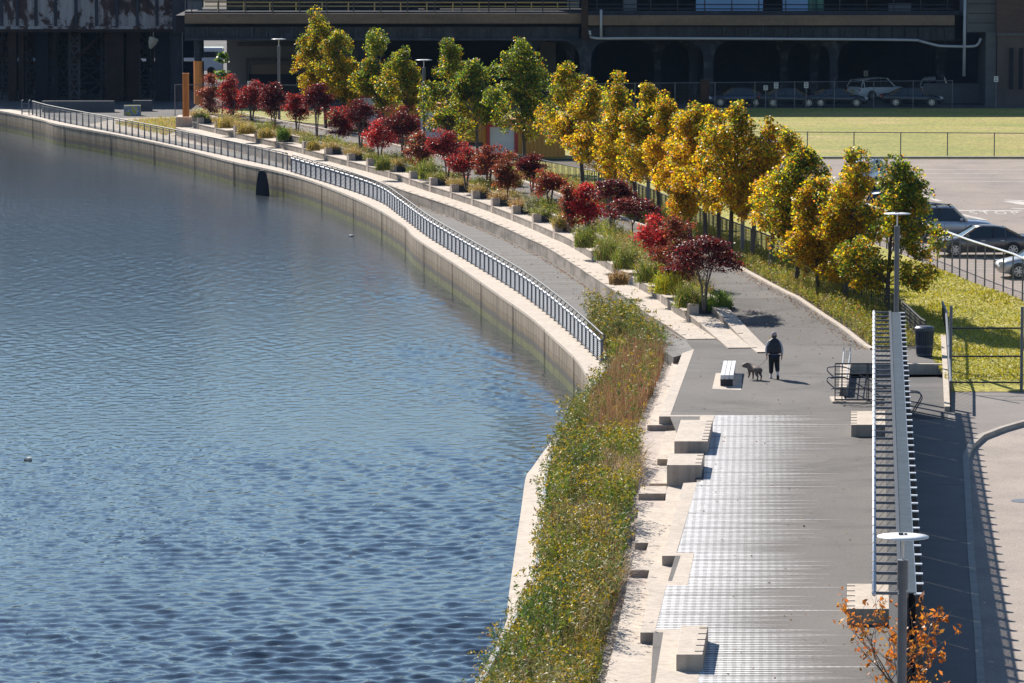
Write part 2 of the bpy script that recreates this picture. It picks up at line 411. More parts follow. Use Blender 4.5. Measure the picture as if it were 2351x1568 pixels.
def graffiti_mat():
    m, t, b, n, l = nt('sprayed_concrete')
    a = noise(n, l, 1.3, detail=2, dist=2.5)
    r = ramp(n, [(0.40, (0.30, 0.29, 0.28)), (0.46, (0.10, 0.20, 0.42)), (0.5, (0.55, 0.62, 0.70)), (0.54, (0.55, 0.46, 0.06)), (0.62, (0.50, 0.42, 0.07)), (0.66, (0.30, 0.29, 0.28))]); l.new(a.outputs[0], r.inputs[0])
    l.new(r.outputs[0], b.inputs['Base Color']); b.inputs['Roughness'].default_value = 0.8
    return m
M['graffiti_base'] = graffiti_mat()

def lawn_mat(name, c):
    m, t, b, n, l = nt(name)
    a = noise(n, l, 0.16, detail=6, stretch=(0.6, 1.3, 1)); r = ramp(n, [(0.3, c[0]), (0.5, c[1]), (0.7, c[2])]); l.new(a.outputs[0], r.inputs[0])
    f = noise(n, l, 4.5, detail=4, stretch=(1, 0.6, 1)); rf = ramp(n, [(0.3, (0.55,) * 3), (0.7, (1.35,) * 3)]); l.new(f.outputs[0], rf.inputs[0])
    l.new(mixc(n, l, 1.0, r.outputs[0], rf.outputs[0], 'MULTIPLY'), b.inputs['Base Color']); b.inputs['Roughness'].default_value = 0.9
    bp = n.new('ShaderNodeBump'); bp.inputs['Strength'].default_value = 0.8; bp.inputs['Distance'].default_value = 0.1; l.new(f.outputs[0], bp.inputs['Height']); l.new(bp.outputs[0], b.inputs['Normal'])
    return m
M['lawn'] = lawn_mat('lawn', [(0.23, 0.24, 0.018), (0.34, 0.31, 0.025), (0.42, 0.33, 0.05)])
M['field'] = lawn_mat('dry_field', [(0.20, 0.225, 0.028), (0.29, 0.265, 0.045), (0.38, 0.29, 0.10)])

def leaf_mat(name, trans=0.45, gloss=0.35):
    m, t, b, n, l = nt(name)
    at = n.new('ShaderNodeAttribute'); at.attribute_name = 'Col'
    l.new(at.outputs[0], b.inputs['Base Color']); b.inputs['Roughness'].default_value = gloss; b.inputs['Specular IOR Level'].default_value = 0.5
    tr = n.new('ShaderNodeBsdfTranslucent'); l.new(at.outputs[0], tr.inputs[0])
    mx = n.new('ShaderNodeMixShader'); mx.inputs[0].default_value = trans
    l.new(b.outputs[0], mx.inputs[1]); l.new(tr.outputs[0], mx.inputs[2]); l.new(mx.outputs[0], n['Material Output'].inputs[0])
    return m
M['leaf'] = leaf_mat('leaf', 0.66, 0.42)
M['blade'] = leaf_mat('blade', 0.4, 0.55)

def mesh_wire_mat(name, cover, col):      # woven wire, far finer than a pixel: see-through in proportion to its wires
    m, t, b, n, l = nt(name)
    b.inputs['Base Color'].default_value = (*col, 1); b.inputs['Roughness'].default_value = 0.5; b.inputs['Metallic'].default_value = 0.3
    tc = n.new('ShaderNodeTexCoord'); sx = n.new('ShaderNodeSeparateXYZ'); l.new(tc.outputs['Object'], sx.inputs[0])
    h = math_node(n, l, 'ADD', sx.outputs[0], math_node(n, l, 'MULTIPLY', sx.outputs[1], 0.7))
    def wires(s):
        q = math_node(n, l, 'ADD', math_node(n, l, 'MULTIPLY', h, s), sx.outputs[2])
        q = math_node(n, l, 'FRACT', math_node(n, l, 'MULTIPLY', q, 14.0))
        return math_node(n, l, 'LESS_THAN', q, cover)
    f = math_node(n, l, 'MAXIMUM', wires(1.0), wires(-1.0))
    tr = n.new('ShaderNodeBsdfTransparent'); mx = n.new('ShaderNodeMixShader')
    l.new(f, mx.inputs[0]); l.new(tr.outputs[0], mx.inputs[1]); l.new(b.outputs[0], mx.inputs[2]); l.new(mx.outputs[0], n['Material Output'].inputs[0])
    return m
M['chain'] = mesh_wire_mat('chain_link', 0.022, (0.25, 0.25, 0.25))
M['railmesh'] = mesh_wire_mat('rail_mesh', 0.12, (0.28, 0.29, 0.31))

def water_mat():
    m, t, b, n, l = nt('river_water')
    b.inputs['Base Color'].default_value = (0.014, 0.022, 0.030, 1); b.inputs['IOR'].default_value = 1.7
    sx = objz(n, l); mr = n.new('ShaderNodeMapRange'); mr.inputs[1].default_value = 135; mr.inputs[2].default_value = 290; mr.inputs[3].default_value = 0.03; mr.inputs[4].default_value = 0.2   # wind-roughened reach upstream
    l.new(sx.outputs[1], mr.inputs[0]); l.new(mr.outputs[0], b.inputs['Roughness'])
    a = noise(n, l, 2.2, detail=4, rough=0.6, stretch=(0.5, 1.0, 1)); bp = n.new('ShaderNodeBump'); bp.inputs['Strength'].default_value = 1.0; bp.inputs['Distance'].default_value = 0.02
    l.new(a.outputs[0], bp.inputs['Height']); l.new(bp.outputs[0], b.inputs['Normal'])
    return m
M['water'] = water_mat()

# ------------------------------------------------------------------ ground sheets
def sheet(name, pts, m, off=0.0, label=None, land=True):
    bm = bmesh.new()
    f = bm.faces.new([bm.verts.new((p[0], p[1], 0)) for p in pts])
    f.normal_update(); bmesh.ops.triangulate(bm, faces=[f])
    if land:
        for y in (Y0, Y1):
            bmesh.ops.bisect_plane(bm, geom=bm.verts[:] + bm.edges[:] + bm.faces[:], plane_co=(0, y, 0), plane_no=(0, 1, 0))
    for v in bm.verts: v.co.z = (zland(v.co.y) if land else 0.0) + off
    bmesh.ops.recalc_face_normals(bm, faces=bm.faces)
    for q in bm.faces:
        if q.normal.z < 0: q.normal_flip()
    me = bpy.data.meshes.new(name); bm.to_mesh(me); bm.free(); me.materials.append(m)
    o = link(bpy.data.objects.new(name, me)); o['kind'] = 'structure'
    return o

ZB, ZW = -0.6, -2.25                      # lower walk, water
def PB(u, v): return P(u, v, ZB)
OUT_UV = [(-400, 196), (-150, 232), (0, 254), (94, 274), (134, 285), (269, 309), (403, 337), (537, 371), (631, 391), (720, 416), (842, 466), (925, 515), (955, 545), (1043, 603), (1131, 665), (1219, 727), (1267, 770), (1326, 826), (1352, 868), (1357, 900), (1340, 935), (1300, 975), (1255, 1030), (1222, 1076), (1209, 1097), (1199, 1167), (1184, 1270), (1168, 1387), (1166, 1424), (1116, 1531), (1093, 1568), (1040, 1660), (960, 1800), (880, 1960)]
OUT = [PB(*q) for q in OUT_UV]
RAIL_UV = [(75, 264), (134, 279), (326, 317), (631, 383), (666, 394), (791, 433), (873, 464), (914, 492), (984, 545), (1062, 593), (1189, 671), (1267, 730), (1333, 788), (1390, 843)]
RAIL = smooth_line([PB(*q) for q in RAIL_UV], 5)
L1_UV = [(404, 293), (430, 301), (631, 349), (720, 374), (800, 396), (867, 416), (925, 437), (1043, 476), (1148, 518), (1207, 545), (1256, 568), (1324, 611), (1391, 655), (1443, 686), (1487, 721), (1533, 749), (1578, 780)]
L1 = smooth_line([P(*q) for q in L1_UV], 4)
L1X = L1[:-1] + [P(1578, 780), P(1606, 801), P(1618, 812)]
L2, L3, L4 = offset_line(L1X, 1.2)[:-1], offset_line(L1X, 2.15), offset_line(L1X, 2.75)
def z2(Y): return 0.4 * zt(Y)
def z3(Y): return 0.85 * zt(Y) + 0.05
def zb(Y): return ZB * min(1.0, max(0.0, (Y - 188.0) / 29.0))

CURB_UV = [(560, 262), (653, 281), (750, 299), (797, 309), (900, 333), (1000, 358), (1100, 386), (1195, 416), (1320, 462), (1500, 530), (1659, 599), (1721, 631), (1800, 673), (1866, 713), (1932, 757), (1997, 803)]
CURB = smooth_line([PL(*q) for q in CURB_UV], 3)
def WX(Y): return 0.0782 * Y + 0.95       # line of the pergola

plaza_left = [P(1592, 803), P(1537, 953), P(1600, 1105), P(1500, 1450), P(1490, 1650), P(1440, 1900)]
opening = [P(2172, 838), P(1938, 838), P(1924, 927), P(2062, 927)]
wall_line = [Vector((WX(y) + 0.2, y, 0)) for y in (167, 140, 110, 85)]
far = [Vector((300, 700, 0)), Vector((-24.5, 700, 0)), Vector((-24.5, L4[0].y + 3, 0))]
lawn_front = [P(3400, 862), P(2181, 862)]
sheet('ground', far + L4 + plaza_left + list(reversed(wall_line)) + list(reversed(opening)) + list(reversed(lawn_front)) + [Vector((300, P(2181, 862).y, 0))], M['soil'], -0.03)
# lower walk under everything by the water
lw = MB()
rin = offset_line(RAIL, 0.25)
n = 60
def resN(line, n):
    L = [0.0]
    for a, b in zip(line, line[1:]): L.append(L[-1] + (b - a).length)
    out = []
    for i in range(n):
        s = L[-1] * i / (n - 1); k = 0
        while k < len(L) - 2 and L[k + 1] < s: k += 1
        t = (s - L[k]) / max(1e-6, L[k + 1] - L[k]); out.append(line[k].lerp(line[k + 1], min(1, max(0, t))))
    return out
ra, la = resN(rin, 80), resN(L1, 80)
lw.strip([(p.x, p.y, min(ZB + 0.002, 0) if True else 0) for p in ra], [(p.x, p.y, zb(p.y)) for p in la])
o = lw.build('boardwalk', M['deck'], kind='structure')
# river
def water():
    rng = np.random.default_rng(4)
    ys = [88.0]
    while ys[-1] < 430: ys.append(ys[-1] + 0.105 * (ys[-1] / 112.0) ** 2)
    ys = np.array(ys); nx = 860; fr = np.linspace(-0.165, 0.03, nx)
    Y = ys[:, None] * np.ones((1, nx)); X = ys[:, None] * fr[None, :] + 0.0; X[:, -1] = np.maximum(X[:, -1], 9.0)
    dY = np.gradient(ys)[:, None]; dX = ys[:, None] * (fr[1] - fr[0])
    Z = np.zeros_like(X)
    bank = 1 / (1 + np.exp(-(X + 9.5 + 3.5 * np.sin(Y * 0.061) + 2 * np.sin(Y * 0.17 + X * .2) - np.clip((Y - 150) * .11, 0, 20)) / 2.2))
    lane = 0.85 + 0.3 * np.sin(X * 0.09 + Y * 0.11 + 1) * np.sin(X * 0.05 - Y * 0.043) + 0.15 * np.sin(Y * .31 + X * .06)
    for i in range(96):
        lam = math.exp(rng.uniform(math.log(0.20), math.log(1.1))); k = 2 * math.pi / lam
        th = rng.normal(math.pi / 2 + 0.10, 0.50)
        att = np.exp(-(0.8 * dY * abs(math.sin(th)) / lam) ** 2)
        m_ = (1.15 - .7 * bank) if lam < .5 else (.42 + .62 * bank)
        wob = rng.uniform(.3, .9) * np.sin(X * rng.uniform(.05, .3) + Y * rng.uniform(.03, .25) + rng.uniform(0, 6))
        Z += 0.036 * lam / 6.283 * att * m_ * np.sin(k * (math.cos(th) * X + math.sin(th) * Y) + rng.uniform(0, 6.28) + wob)
    Z = Z * np.clip(lane, .4, 1.3)
    V_ = np.stack([X, Y, Z + ZW], -1).reshape(-1, 3)
    i = (np.arange(len(ys) - 1)[:, None] * nx + np.arange(nx - 1)[None]).ravel()
    return quads_mesh('river', V_, np.stack([i, i + 1, i + nx + 1, i + nx], -1), M['water'], smooth=True)
def quads_mesh(name, V, Fq, m, col=None, smooth=False):
    me = bpy.data.meshes.new(name); nv, nf = len(V), len(Fq); q = Fq.shape[1]
    me.vertices.add(nv); me.vertices.foreach_set('co', np.asarray(V, np.float32).ravel())
    me.loops.add(nf * q); me.loops.foreach_set('vertex_index', np.asarray(Fq, np.int32).ravel())
    me.polygons.add(nf); me.polygons.foreach_set('loop_start', np.arange(0, nf * q, q, dtype=np.int32)); me.polygons.foreach_set('loop_total', np.full(nf, q, np.int32))
    if smooth: me.polygons.foreach_set('use_smooth', np.ones(nf, bool))
    if col is not None:
        a = me.attributes.new('Col', 'FLOAT_COLOR', 'POINT'); a.data.foreach_set('color', np.concatenate([np.asarray(col, np.float32), np.ones((nv, 1), np.float32)], 1).ravel())
    me.materials.append(m); me.update(calc_edges=True); me.validate()
    return link(bpy.data.objects.new(name, me))
wat = water(); wat['kind'] = 'structure'
bed = MB(); bed.add([(-900, 40, ZW - 0.4), (900, 40, ZW - 0.4), (900, 900, ZW - 0.4), (-900, 900, ZW - 0.4)], [(0, 1, 2, 3)]); bed.build('river_bed', M['soil'], kind='structure')

# asphalt path, plaza, lot, lawns
sheet('path', L4 + [P(1592, 803)] + list(reversed(CURB)), M['asphalt'], 0.0)
sheet('plaza', [P(1570, 776), P(1700, 776), P(1790, 800), P(2020, 803), P(2172, 780)] + opening + wall_line + list(reversed(plaza_left)), M['asphalt'], 0.004, land=False)
m = MB()
ca, cb = CURB, offset_line(CURB, 0.22)
m.strip([(p.x, p.y, zland(p.y) + 0.07) for p in ca], [(p.x, p.y, zland(p.y) + 0.07) for p in cb])
m.strip([(p.x, p.y, zland(p.y) - 0.05) for p in ca], [(p.x, p.y, zland(p.y) + 0.07) for p in ca])
m.build('path_kerb', M['concrete'], kind='structure')
FEN_UV = [(1180, 395), (1340, 432), (1420, 450), (1520, 492), (1607, 528), (1680, 560), (1771, 597), (1824, 620), (1950, 681), (2001, 706), (2065, 748), (2125, 800)]
FEN = smooth_line([PL(*q) for q in FEN_UV], 3)
LOTF_UV = [(1700, 452), (1900, 520), (2126, 606), (2230, 648), (2351, 694), (2600, 780)]
LOTF = [PL(*q) for q in LOTF_UV]
sheet('lawn', FEN + [P(2172, 860), P(3400, 860)] + list(reversed(LOTF)) + [PL(1180, 360)], M['lawn'], 0.01)
m = MB(); a0, a1, b0, b1 = P(2168, 857), P(3400, 857), P(2176, 899, -0.29), P(3400, 899, -0.29)
m.add([(a0.x, a0.y, 0.012), (a1.x, a1.y, 0.012), (b1.x, b1.y, -0.29), (b0.x, b0.y, -0.29)], [(0, 1, 2, 3)]); m.build('lawn_slope', M['lawn'], kind='structure')
farlot = PL(2000, 366).y
sheet('parking_lot', LOTF + [Vector((120, LOTF[-1].y, 0)), Vector((120, farlot, 0)), Vector((PL(1750, 366).x, farlot, 0))], M['lot'], 0.012)
sheet('dry_field', [Vector((PL(1180, 360).x, farlot + 0.4, 0)), Vector((120, farlot + 0.4, 0)), Vector((120, 352, 0)), Vector((-24, 352, 0)), Vector((-24, L4[0].y + 3.2, 0)), Vector((L4[0].x + .3, L4[0].y + 3, 0)), PL(1180, 330)], M['field'], 0.008)
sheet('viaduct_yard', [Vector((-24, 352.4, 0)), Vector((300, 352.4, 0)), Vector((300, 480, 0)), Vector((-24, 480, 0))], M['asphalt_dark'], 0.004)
m = MB(); m.box((60, farlot + 0.9, ZT + 0.06), (110, 0.35, 0.14)); m.build('lot_kerb', M['kerb'], kind='structure')

# painted lines on the lot
m = MB()
zl = ZT + 0.018
def lotquad(u0, v0, u1, v1, w):
    a, b = P(u0, v0, zl), P(u1, v1, zl); d = (b - a).normalized(); r = Vector((-d.y, d.x, 0)) * w / 2
    m.add([a - r, a + r, b + r, b - r], [(0, 1, 2, 3)])
for (v, u0, u1) in [(379, 2090, 2500), (389, 2100, 2500), (398, 2110, 2500), (408, 2110, 2500), (416, 2120, 2500)]:
    lotquad(u0, v, u1, v + (u1 - u0) * 0.004, 0.22)
for k, v in enumerate(np.arange(590, 672, 12.0)):
    lotquad(2120, v + 2, 2700, v + 5, 0.11)
lotquad(2200, 483, 2345, 484, 0.5); lotquad(2196, 490, 2262, 505, 0.35); lotquad(2100, 444, 2158, 462, 0.35); lotquad(2306, 459, 2351, 461, 0.4); lotquad(2322, 462, 2400, 476, 1.0); lotquad(2322, 478, 2420, 483, 0.4)
lotquad(2175, 575, 2400, 574, 0.2)
m.build('lot_markings', M['lot_paint'], kind='structure')
tc = bpy.data.curves.new('lettering', 'FONT'); tc.body = 'STOP'; tc.size = 1.0; tc.space_character = 1.5
to = link(bpy.data.objects.new('lettering', tc))
bpy.context.view_layer.update()
tme = bpy.data.meshes.new_from_object(to.evaluated_get(bpy.context.evaluated_depsgraph_get())); bpy.data.objects.remove(to)
pa, pb = P(2232, 492, zl), P(2334, 485, zl)
tx = [v.co.x for v in tme.vertices]; ty = [v.co.y for v in tme.vertices]
for v in tme.vertices:
    v.co = Vector((pa.x + (v.co.x - min(tx)) / (max(tx) - min(tx)) * (pb.x - pa.x), pa.y + (v.co.y - min(ty)) / (max(ty) - min(ty)) * (pb.y - pa.y), zl))
tme.materials.clear(); tme.materials.append(M['lot_paint'])
o = link(bpy.data.objects.new('lot_lettering', tme)); o['kind'] = 'structure'

# street, sidewalk, lower asphalt by the stairs
ZS = -0.3
sheet('sidewalk', [P(2060, 899, ZS), P(2176, 897, ZS), P(3400, 897, ZS), P(3400, 940, ZS), P(2351, 964, ZS), P(2294, 980, ZS), P(2247, 998, ZS), P(2221, 1021, ZS), P(2210, 1047, ZS), P(2213, 1091, ZS), P(2222, 1272, ZS), P(2236, 1443, ZS), P(2243, 1568, ZS), P(2256, 1800, ZS), P(2270, 2000, ZS), Vector((WX(85), 85, 0)), Vector((WX(167), 167, 0))], M['sidewalk'], ZS, land=False)
sheet('ramp_floor', [P(1930, 869, ZS), P(2172, 866, ZS), P(2176, 962, ZS + .01), P(2088, 962, ZS + .01), P(2040, 930, ZS), P(1930, 930, ZS)], M['asphalt_dark'], ZS + 0.008, land=False)
KERB_UV = [(2500, 945), (2351, 964), (2294, 980), (2247, 998), (2221, 1021), (2210, 1047), (2213, 1091), (2222, 1272), (2236, 1443), (2243, 1568), (2256, 1800), (2270, 2000)]
KL = [P(u, v, ZS) for u, v in KERB_UV]; KR = offset_line(KL, 0.2)
m = MB(); atz = lambda L, z: [(p.x, p.y, z) for p in L]
m.strip(atz(KL, ZS + .012), atz(KR, ZS + .012)); m.strip(atz(KR, ZS + .012), atz(KR, ZS - .2)); m.strip(atz(KL, ZS + .012), atz(KL, ZS - .2))
m.build('kerb', M['kerb'], kind='structure')
sheet('street', [P(2600, 900, ZS), Vector((120, P(2600, 900, ZS).y, 0)), Vector((120, 80, 0)), Vector((WX(80), 80, 0)), KL[-1] , KL[6], KL[5], KL[3], KL[2]], M['street'], ZS - 0.16, land=False)
m = MB()
for v in (1010, 1110, 1240, 1400):
    a, b = P(2108, v, ZS), P(2216 + (v - 1010) * 0.05, v + 4, ZS); m.bar((a.x, a.y, ZS + .003), (b.x, b.y, ZS + .003), 0.025, 0.002)
a, b = P(2165, 905, ZS), P(2172, 1055, ZS); m.bar((a.x, a.y, ZS + .003), (b.x, b.y, ZS + .003), 0.03, 0.002)
m.build('sidewalk_joints', M['ink'], kind='structure')
mh = MB(); p = P(2351, 1150, ZS - .16); mh.lathe([(0.001, 0), (0.42, 0), (0.42, 0.01), (0.001, 0.012)], 24, (p.x, p.y, p.z + .002)); tag(mh.build('manhole_cover', M['steel']), 'round iron manhole cover set in the tan street', 'manhole cover')

# striped paint on the plaza
rng = random.Random(7)
m = MB()
stripe_left = [(953, 1638), (957, 1640), (1040, 1618), (1104, 1614), (1107, 1599), (1270, 1553), (1271, 1593), (1343, 1577), (1344, 1529), (1444, 1504), (1446, 1560), (1560, 1602), (1568, 1600), (1700, 1560)]
def left_u(v):
    for (a, ua), (b, ub) in zip(stripe_left, stripe_left[1:]):
        if a <= v <= b: return ua + (ub - ua) * (v - a) / max(b - a, 1e-6)
    return 1600
ytop, ybot = P(1640, 954).y, P(1640, 1690).y
y, i = ytop - 0.1, 0
dash, gap = 0.14, 0.085
while y > ybot:
    v = (lambda: (lambda d: d)(0))()
    # row of the photo for this distance at plaza level
    zc = y * cP + H * sP
    vv = (F * (H * cP - y * sP) / zc + 341.5) / K
    xl = P(left_u(vv), vv).x + 0.02
    ph = i % 12
    tri = {0: 1.0, 6: 0.92, 3: 0.72, 9: 0.74}.get(ph, 0.42 + 0.22 * rng.random())
    L = 2.0 + 2.1 * tri + rng.uniform(-.45, .45) + (1.5 if rng.random() < 0.03 else 0)
    axis = 0.0535 * (y - ytop); x_ref = P(1638, 954).x + axis - 4.0
    step = 0.225; x = xl; wide = (0.215 if ph % 2 else 0.185) if ph != 11 else 0.12
    while x < xl + L - .02:
        k = math.floor((x - x_ref) / (step / 2) + 1e-6); xe = min(x_ref + (k + 1) * step / 2 + rng.uniform(-.03, .03), xl + L)
        if xe - x < .01: xe = x + .02
        t0, t1 = (x - xl) / L, (xe - xl) / L
        fw = lambda t: wide * (1.0 - 0.45 * min(1, t / .55)) if t < .55 else max(.012, wide * .55 * (1 - (t - .55) / .45))
        g = 1.0 if k % 2 else (0.72 if t0 < .8 else .9)
        w_, w2 = fw(t0) * g, fw(t1) * g
        m.add([(x, y - w_ / 2, 0), (xe, y - w2 / 2, 0), (xe, y + w2 / 2, 0), (x, y + w_ / 2, 0)], [(0, 1, 2, 3)]); x = xe
    y -= 0.26; i += 1
for k, q in enumerate(m.v): m.v[k] = (q[0], q[1], 0.009)
m.build('plaza_stripes', M['white_paint'], kind='structure')

# ------------------------------------------------------------------ terraces and walls
def seawall():
    o = thing('seawall', 'long curving concrete river wall with pale cap and green tide line', 'wall', OUT[10])
    near = smooth_line(OUT[:19], 5) + [OUT[19]] + smooth_line(OUT[20:], 5)
    f, c = MB(), MB()
    f.strip([(p.x, p.y, ZB - .12) for p in near], [(p.x, p.y, ZW - 0.5) for p in near])
    ins = offset_line(near, 0.04)
    f.build('wall_face', M['seawall'], o)
    out = offset_line(near, -0.03); inn = offset_line(near, 1.35)
    c.strip(atz(out, ZB), atz(inn, ZB)); c.strip(atz(out, ZB - .13), atz(out, ZB)); c.strip(atz(out, ZB - .13), atz(near, ZB - .13))
    c.build('cap', M['concrete'], o)
    for t in resample(offset_line(near, -0.03), 11.3):
        j = MB(); j.box((t.x, t.y, -1.5), (0.022, 0.03, 1.8)); j.build('joint', M['ink'], o)
seawall()
# thin parapet of sheet metal round the bed
PAR = smooth_line([PB(*q) for q in [(1392, 862), (1372, 893), (1345, 930), (1318, 968), (1285, 1020), (1262, 1075), (1250, 1125), (1240, 1233), (1234, 1290), (1222, 1370), (1192, 1428), (1155, 1498), (1118, 1568), (1060, 1680), (960, 1870)]], 4)
m = MB()
pi, po = offset_line(PAR, 0.09), offset_line(PAR, -0.02)
m.strip(atz(po, ZB), atz(PAR, ZB + .42)); m.strip(atz(PAR, ZB + .42), atz(pi, ZB + .42)); m.strip(atz(pi, ZB + .42), atz(pi, ZB - .1))
tag(m.build('parapet', mat('parapet_metal', (0.42, 0.45, 0.52), (0.33, 0.36, 0.42), 1.5, 0.5, metal=0.3, stretch=(1, 1, 3))), 'low blue-grey metal parapet curving between river cap and flower bed', 'parapet')
# bed under the meadow
bedp = [PB(1392, 862), PB(1372, 893), PB(1345, 930), PB(1318, 968), PB(1285, 1020), PB(1262, 1075), PB(1250, 1125), PB(1240, 1233), PB(1234, 1290), PB(1222, 1370), PB(1192, 1428), PB(1118, 1568), PB(960, 1870), P(1450, 1900, -.55), P(1500, 1650, -.55), P(1560, 1300, -.55), P(1600, 1000, -.55), P(1610, 830, -.55), P(1560, 778, -.5), P(1490, 735, -.5), P(1420, 715, -.5), P(1330, 730, -.5)]
sheet('gravel_bed', bedp, M['gravel'], ZB + 0.06, land=False)

def seat_terrace():
    o = thing('seat_terrace', 'stepped board-marked concrete seat walls rising beside the lower boardwalk', 'seat wall', L1[len(L1) // 2])
    def tier(name, A, B, ztop, zbot):
        f, t = MB(), MB()
        f.strip([(p.x, p.y, ztop(p.y)) for p in A], [(p.x, p.y, zbot(p.y) - .15) for p in A])
        e = A[0], B[0]
        f.add([(e[0].x, e[0].y, ztop(e[0].y)), (e[1].x, e[1].y, ztop(e[1].y)), (e[1].x, e[1].y, -1), (e[0].x, e[0].y, -1)], [(0, 1, 2, 3)])
        f.build(name + '_face', M['boardform'], o)
        out = offset_line(A, -0.02)
        t.strip([(p.x, p.y, ztop(p.y)) for p in out], [(p.x, p.y, ztop(p.y)) for p in B])
        t.strip([(p.x, p.y, ztop(p.y)) for p in out], [(p.x, p.y, ztop(p.y) - .05) for p in out])
        t.build(name + '_top', M['concrete'], o)
    tier('lower_step', L1, offset_line(L1, 1.25), lambda Y: 0.03, zb)
    tier('middle_step', L2, offset_line(L1X, 2.2)[:-1], lambda Y: z2(Y) + .036, lambda Y: 0)
    tier('upper_step', L3, L4, z3, z2)
    for A, zf in ((L1, lambda Y: 0.03), (L3, z3)):
        for p in resample(A[len(A) // 3:], 1.95):
            s = MB(); s.box((p.x + 0.09, p.y, zf(p.y) + 0.012), (0.20, 0.03, 0.014)); s.build('edge_stop', M['steel_dark'], o)
seat_terrace()
m = MB()
m.prism([P(1574, 779), P(1500, 735), P(1440, 704), P(1405, 700), P(1420, 725), P(1490, 765), P(1546, 820), P(1596, 806)], -0.9, [0.0, -.25, -.5, -.58, -.58, -.35, 0.0, 0.0])
m.build('landing_ramp', M['deck'], kind='structure', tri=True)

def uvpoly(pts, z): return [P(u, v, z) for u, v in pts]
def plaza_terrace():
    o = thing('plaza_terrace', 'pale notched concrete terrace stepping down from plaza to flower bed', 'terrace', P(1530, 1200, -.6))
    b = MB()
    b.prism(uvpoly([(1560, 806), (1546, 816), (1484, 972), (1472, 1072), (1460, 1163), (1447, 1291), (1433, 1395), (1406, 1498), (1365, 1650), (1290, 1900), (1480, 1900), (1540, 1650), (1540, 1445), (1580, 1270), (1640, 953), (1600, 803)], -.54), -1.2, -.47)
    b.build('bottom_step', M['concrete_pink'], o, tri=True)
    c = MB()
    zm = -.27
    for pts in ([(1551, 812), (1575, 806), (1519, 958), (1612, 958), (1606, 1000), (1562, 976), (1486, 976)],
                [(1527, 990), (1600, 985), (1590, 1054), (1509, 1054)],
                [(1521, 1070), (1610, 1070), (1600, 1110), (1491, 1110)],
                [(1472, 1116), (1533, 1116), (1528, 1133), (1466, 1133)],
                [(1570, 1112), (1575, 1270), (1563, 1345), (1540, 1452), (1500, 1650), (1440, 1900), (1290, 1900), (1370, 1650), (1406, 1498), (1440, 1345), (1483, 1345), (1491, 1309), (1446, 1309), (1455, 1279), (1480, 1279), (1489, 1246), (1458, 1246), (1466, 1166), (1526, 1166), (1531, 1114)]):
        c.prism(uvpoly(pts, zm), -1.1, zm)
    c.build('middle_step', M['concrete'], o, tri=True)
    a = MB()
    for pts in ([(1566, 811), (1594, 801), (1539, 953), (1640, 953), (1634, 990), (1604, 990), (1607, 956), (1513, 956)],
                [(1569, 1109), (1601, 1107), (1553, 1269), (1594, 1269), (1578, 1344), (1530, 1344), (1505, 1444), (1622, 1444), (1602, 1568), (1565, 1700), (1500, 1900), (1450, 1900), (1490, 1650), (1523, 1452), (1470, 1452), (1495, 1334), (1543, 1334), (1563, 1276), (1520, 1276)]):
        a.prism(uvpoly(pts, 0.012), -1.0, 0.012)
    a.build('top_step', M['concrete'], o, tri=True)
plaza_terrace()

def block(label, far, near, zt_=0.42, stops=None):
    (ul, ur, vf), (nl, nr, vn) = far, near
    pts = [P(ul, vf, zt_), P(ur, vf, zt_), P(nr, vn, zt_), P(nl, vn, zt_)]
    c = sum(pts, Vector()) / 4; c.z = 0
    o = thing('concrete_block', label, 'bench block', c, group='solid concrete seating blocks on the plaza')
    b = MB(); b.prism([(p.x, p.y) for p in pts], -0.62 if stops == 'R' else -.02, zt_); b.build('block', M['concrete'], o, bevel=0.015)
    e0, e1 = (pts[1], pts[2]) if stops == 'R' else (pts[0], pts[3])
    L = (e1 - e0).length; n = max(3, int(L / 0.75))
    for k in range(n):
        p = e0.lerp(e1, (k + 0.5) / n)
        for_in = -0.1 if stops == 'R' else 0.1
        s = MB(); s.box((p.x + for_in, p.y, zt_ + .008), (0.22, 0.03, 0.016)); s.build('edge_stop', M['steel_dark'], o)
block('largest pale concrete seating block at the far end of the white stripes', (1563, 1636.5, 964), (1548, 1625, 1013), stops='R')
block('squarish pale concrete seating block just below the largest one', (1535, 1616, 1041.5), (1531, 1610.5, 1067.5), stops='R')
block('narrow pale concrete seating block at the nearest end of the white stripes', (1564, 1626, 1436), (1552.5, 1613, 1502.6), stops='R')
block('concrete seating block partly under the far part of the pergola', (1954, 2040, 943.4), (1954, 2045, 975), stops='L')
block('concrete seating block with black front under the pergola near end', (1945, 2060, 1340), (1944.6, 2062, 1397.7), stops='L')

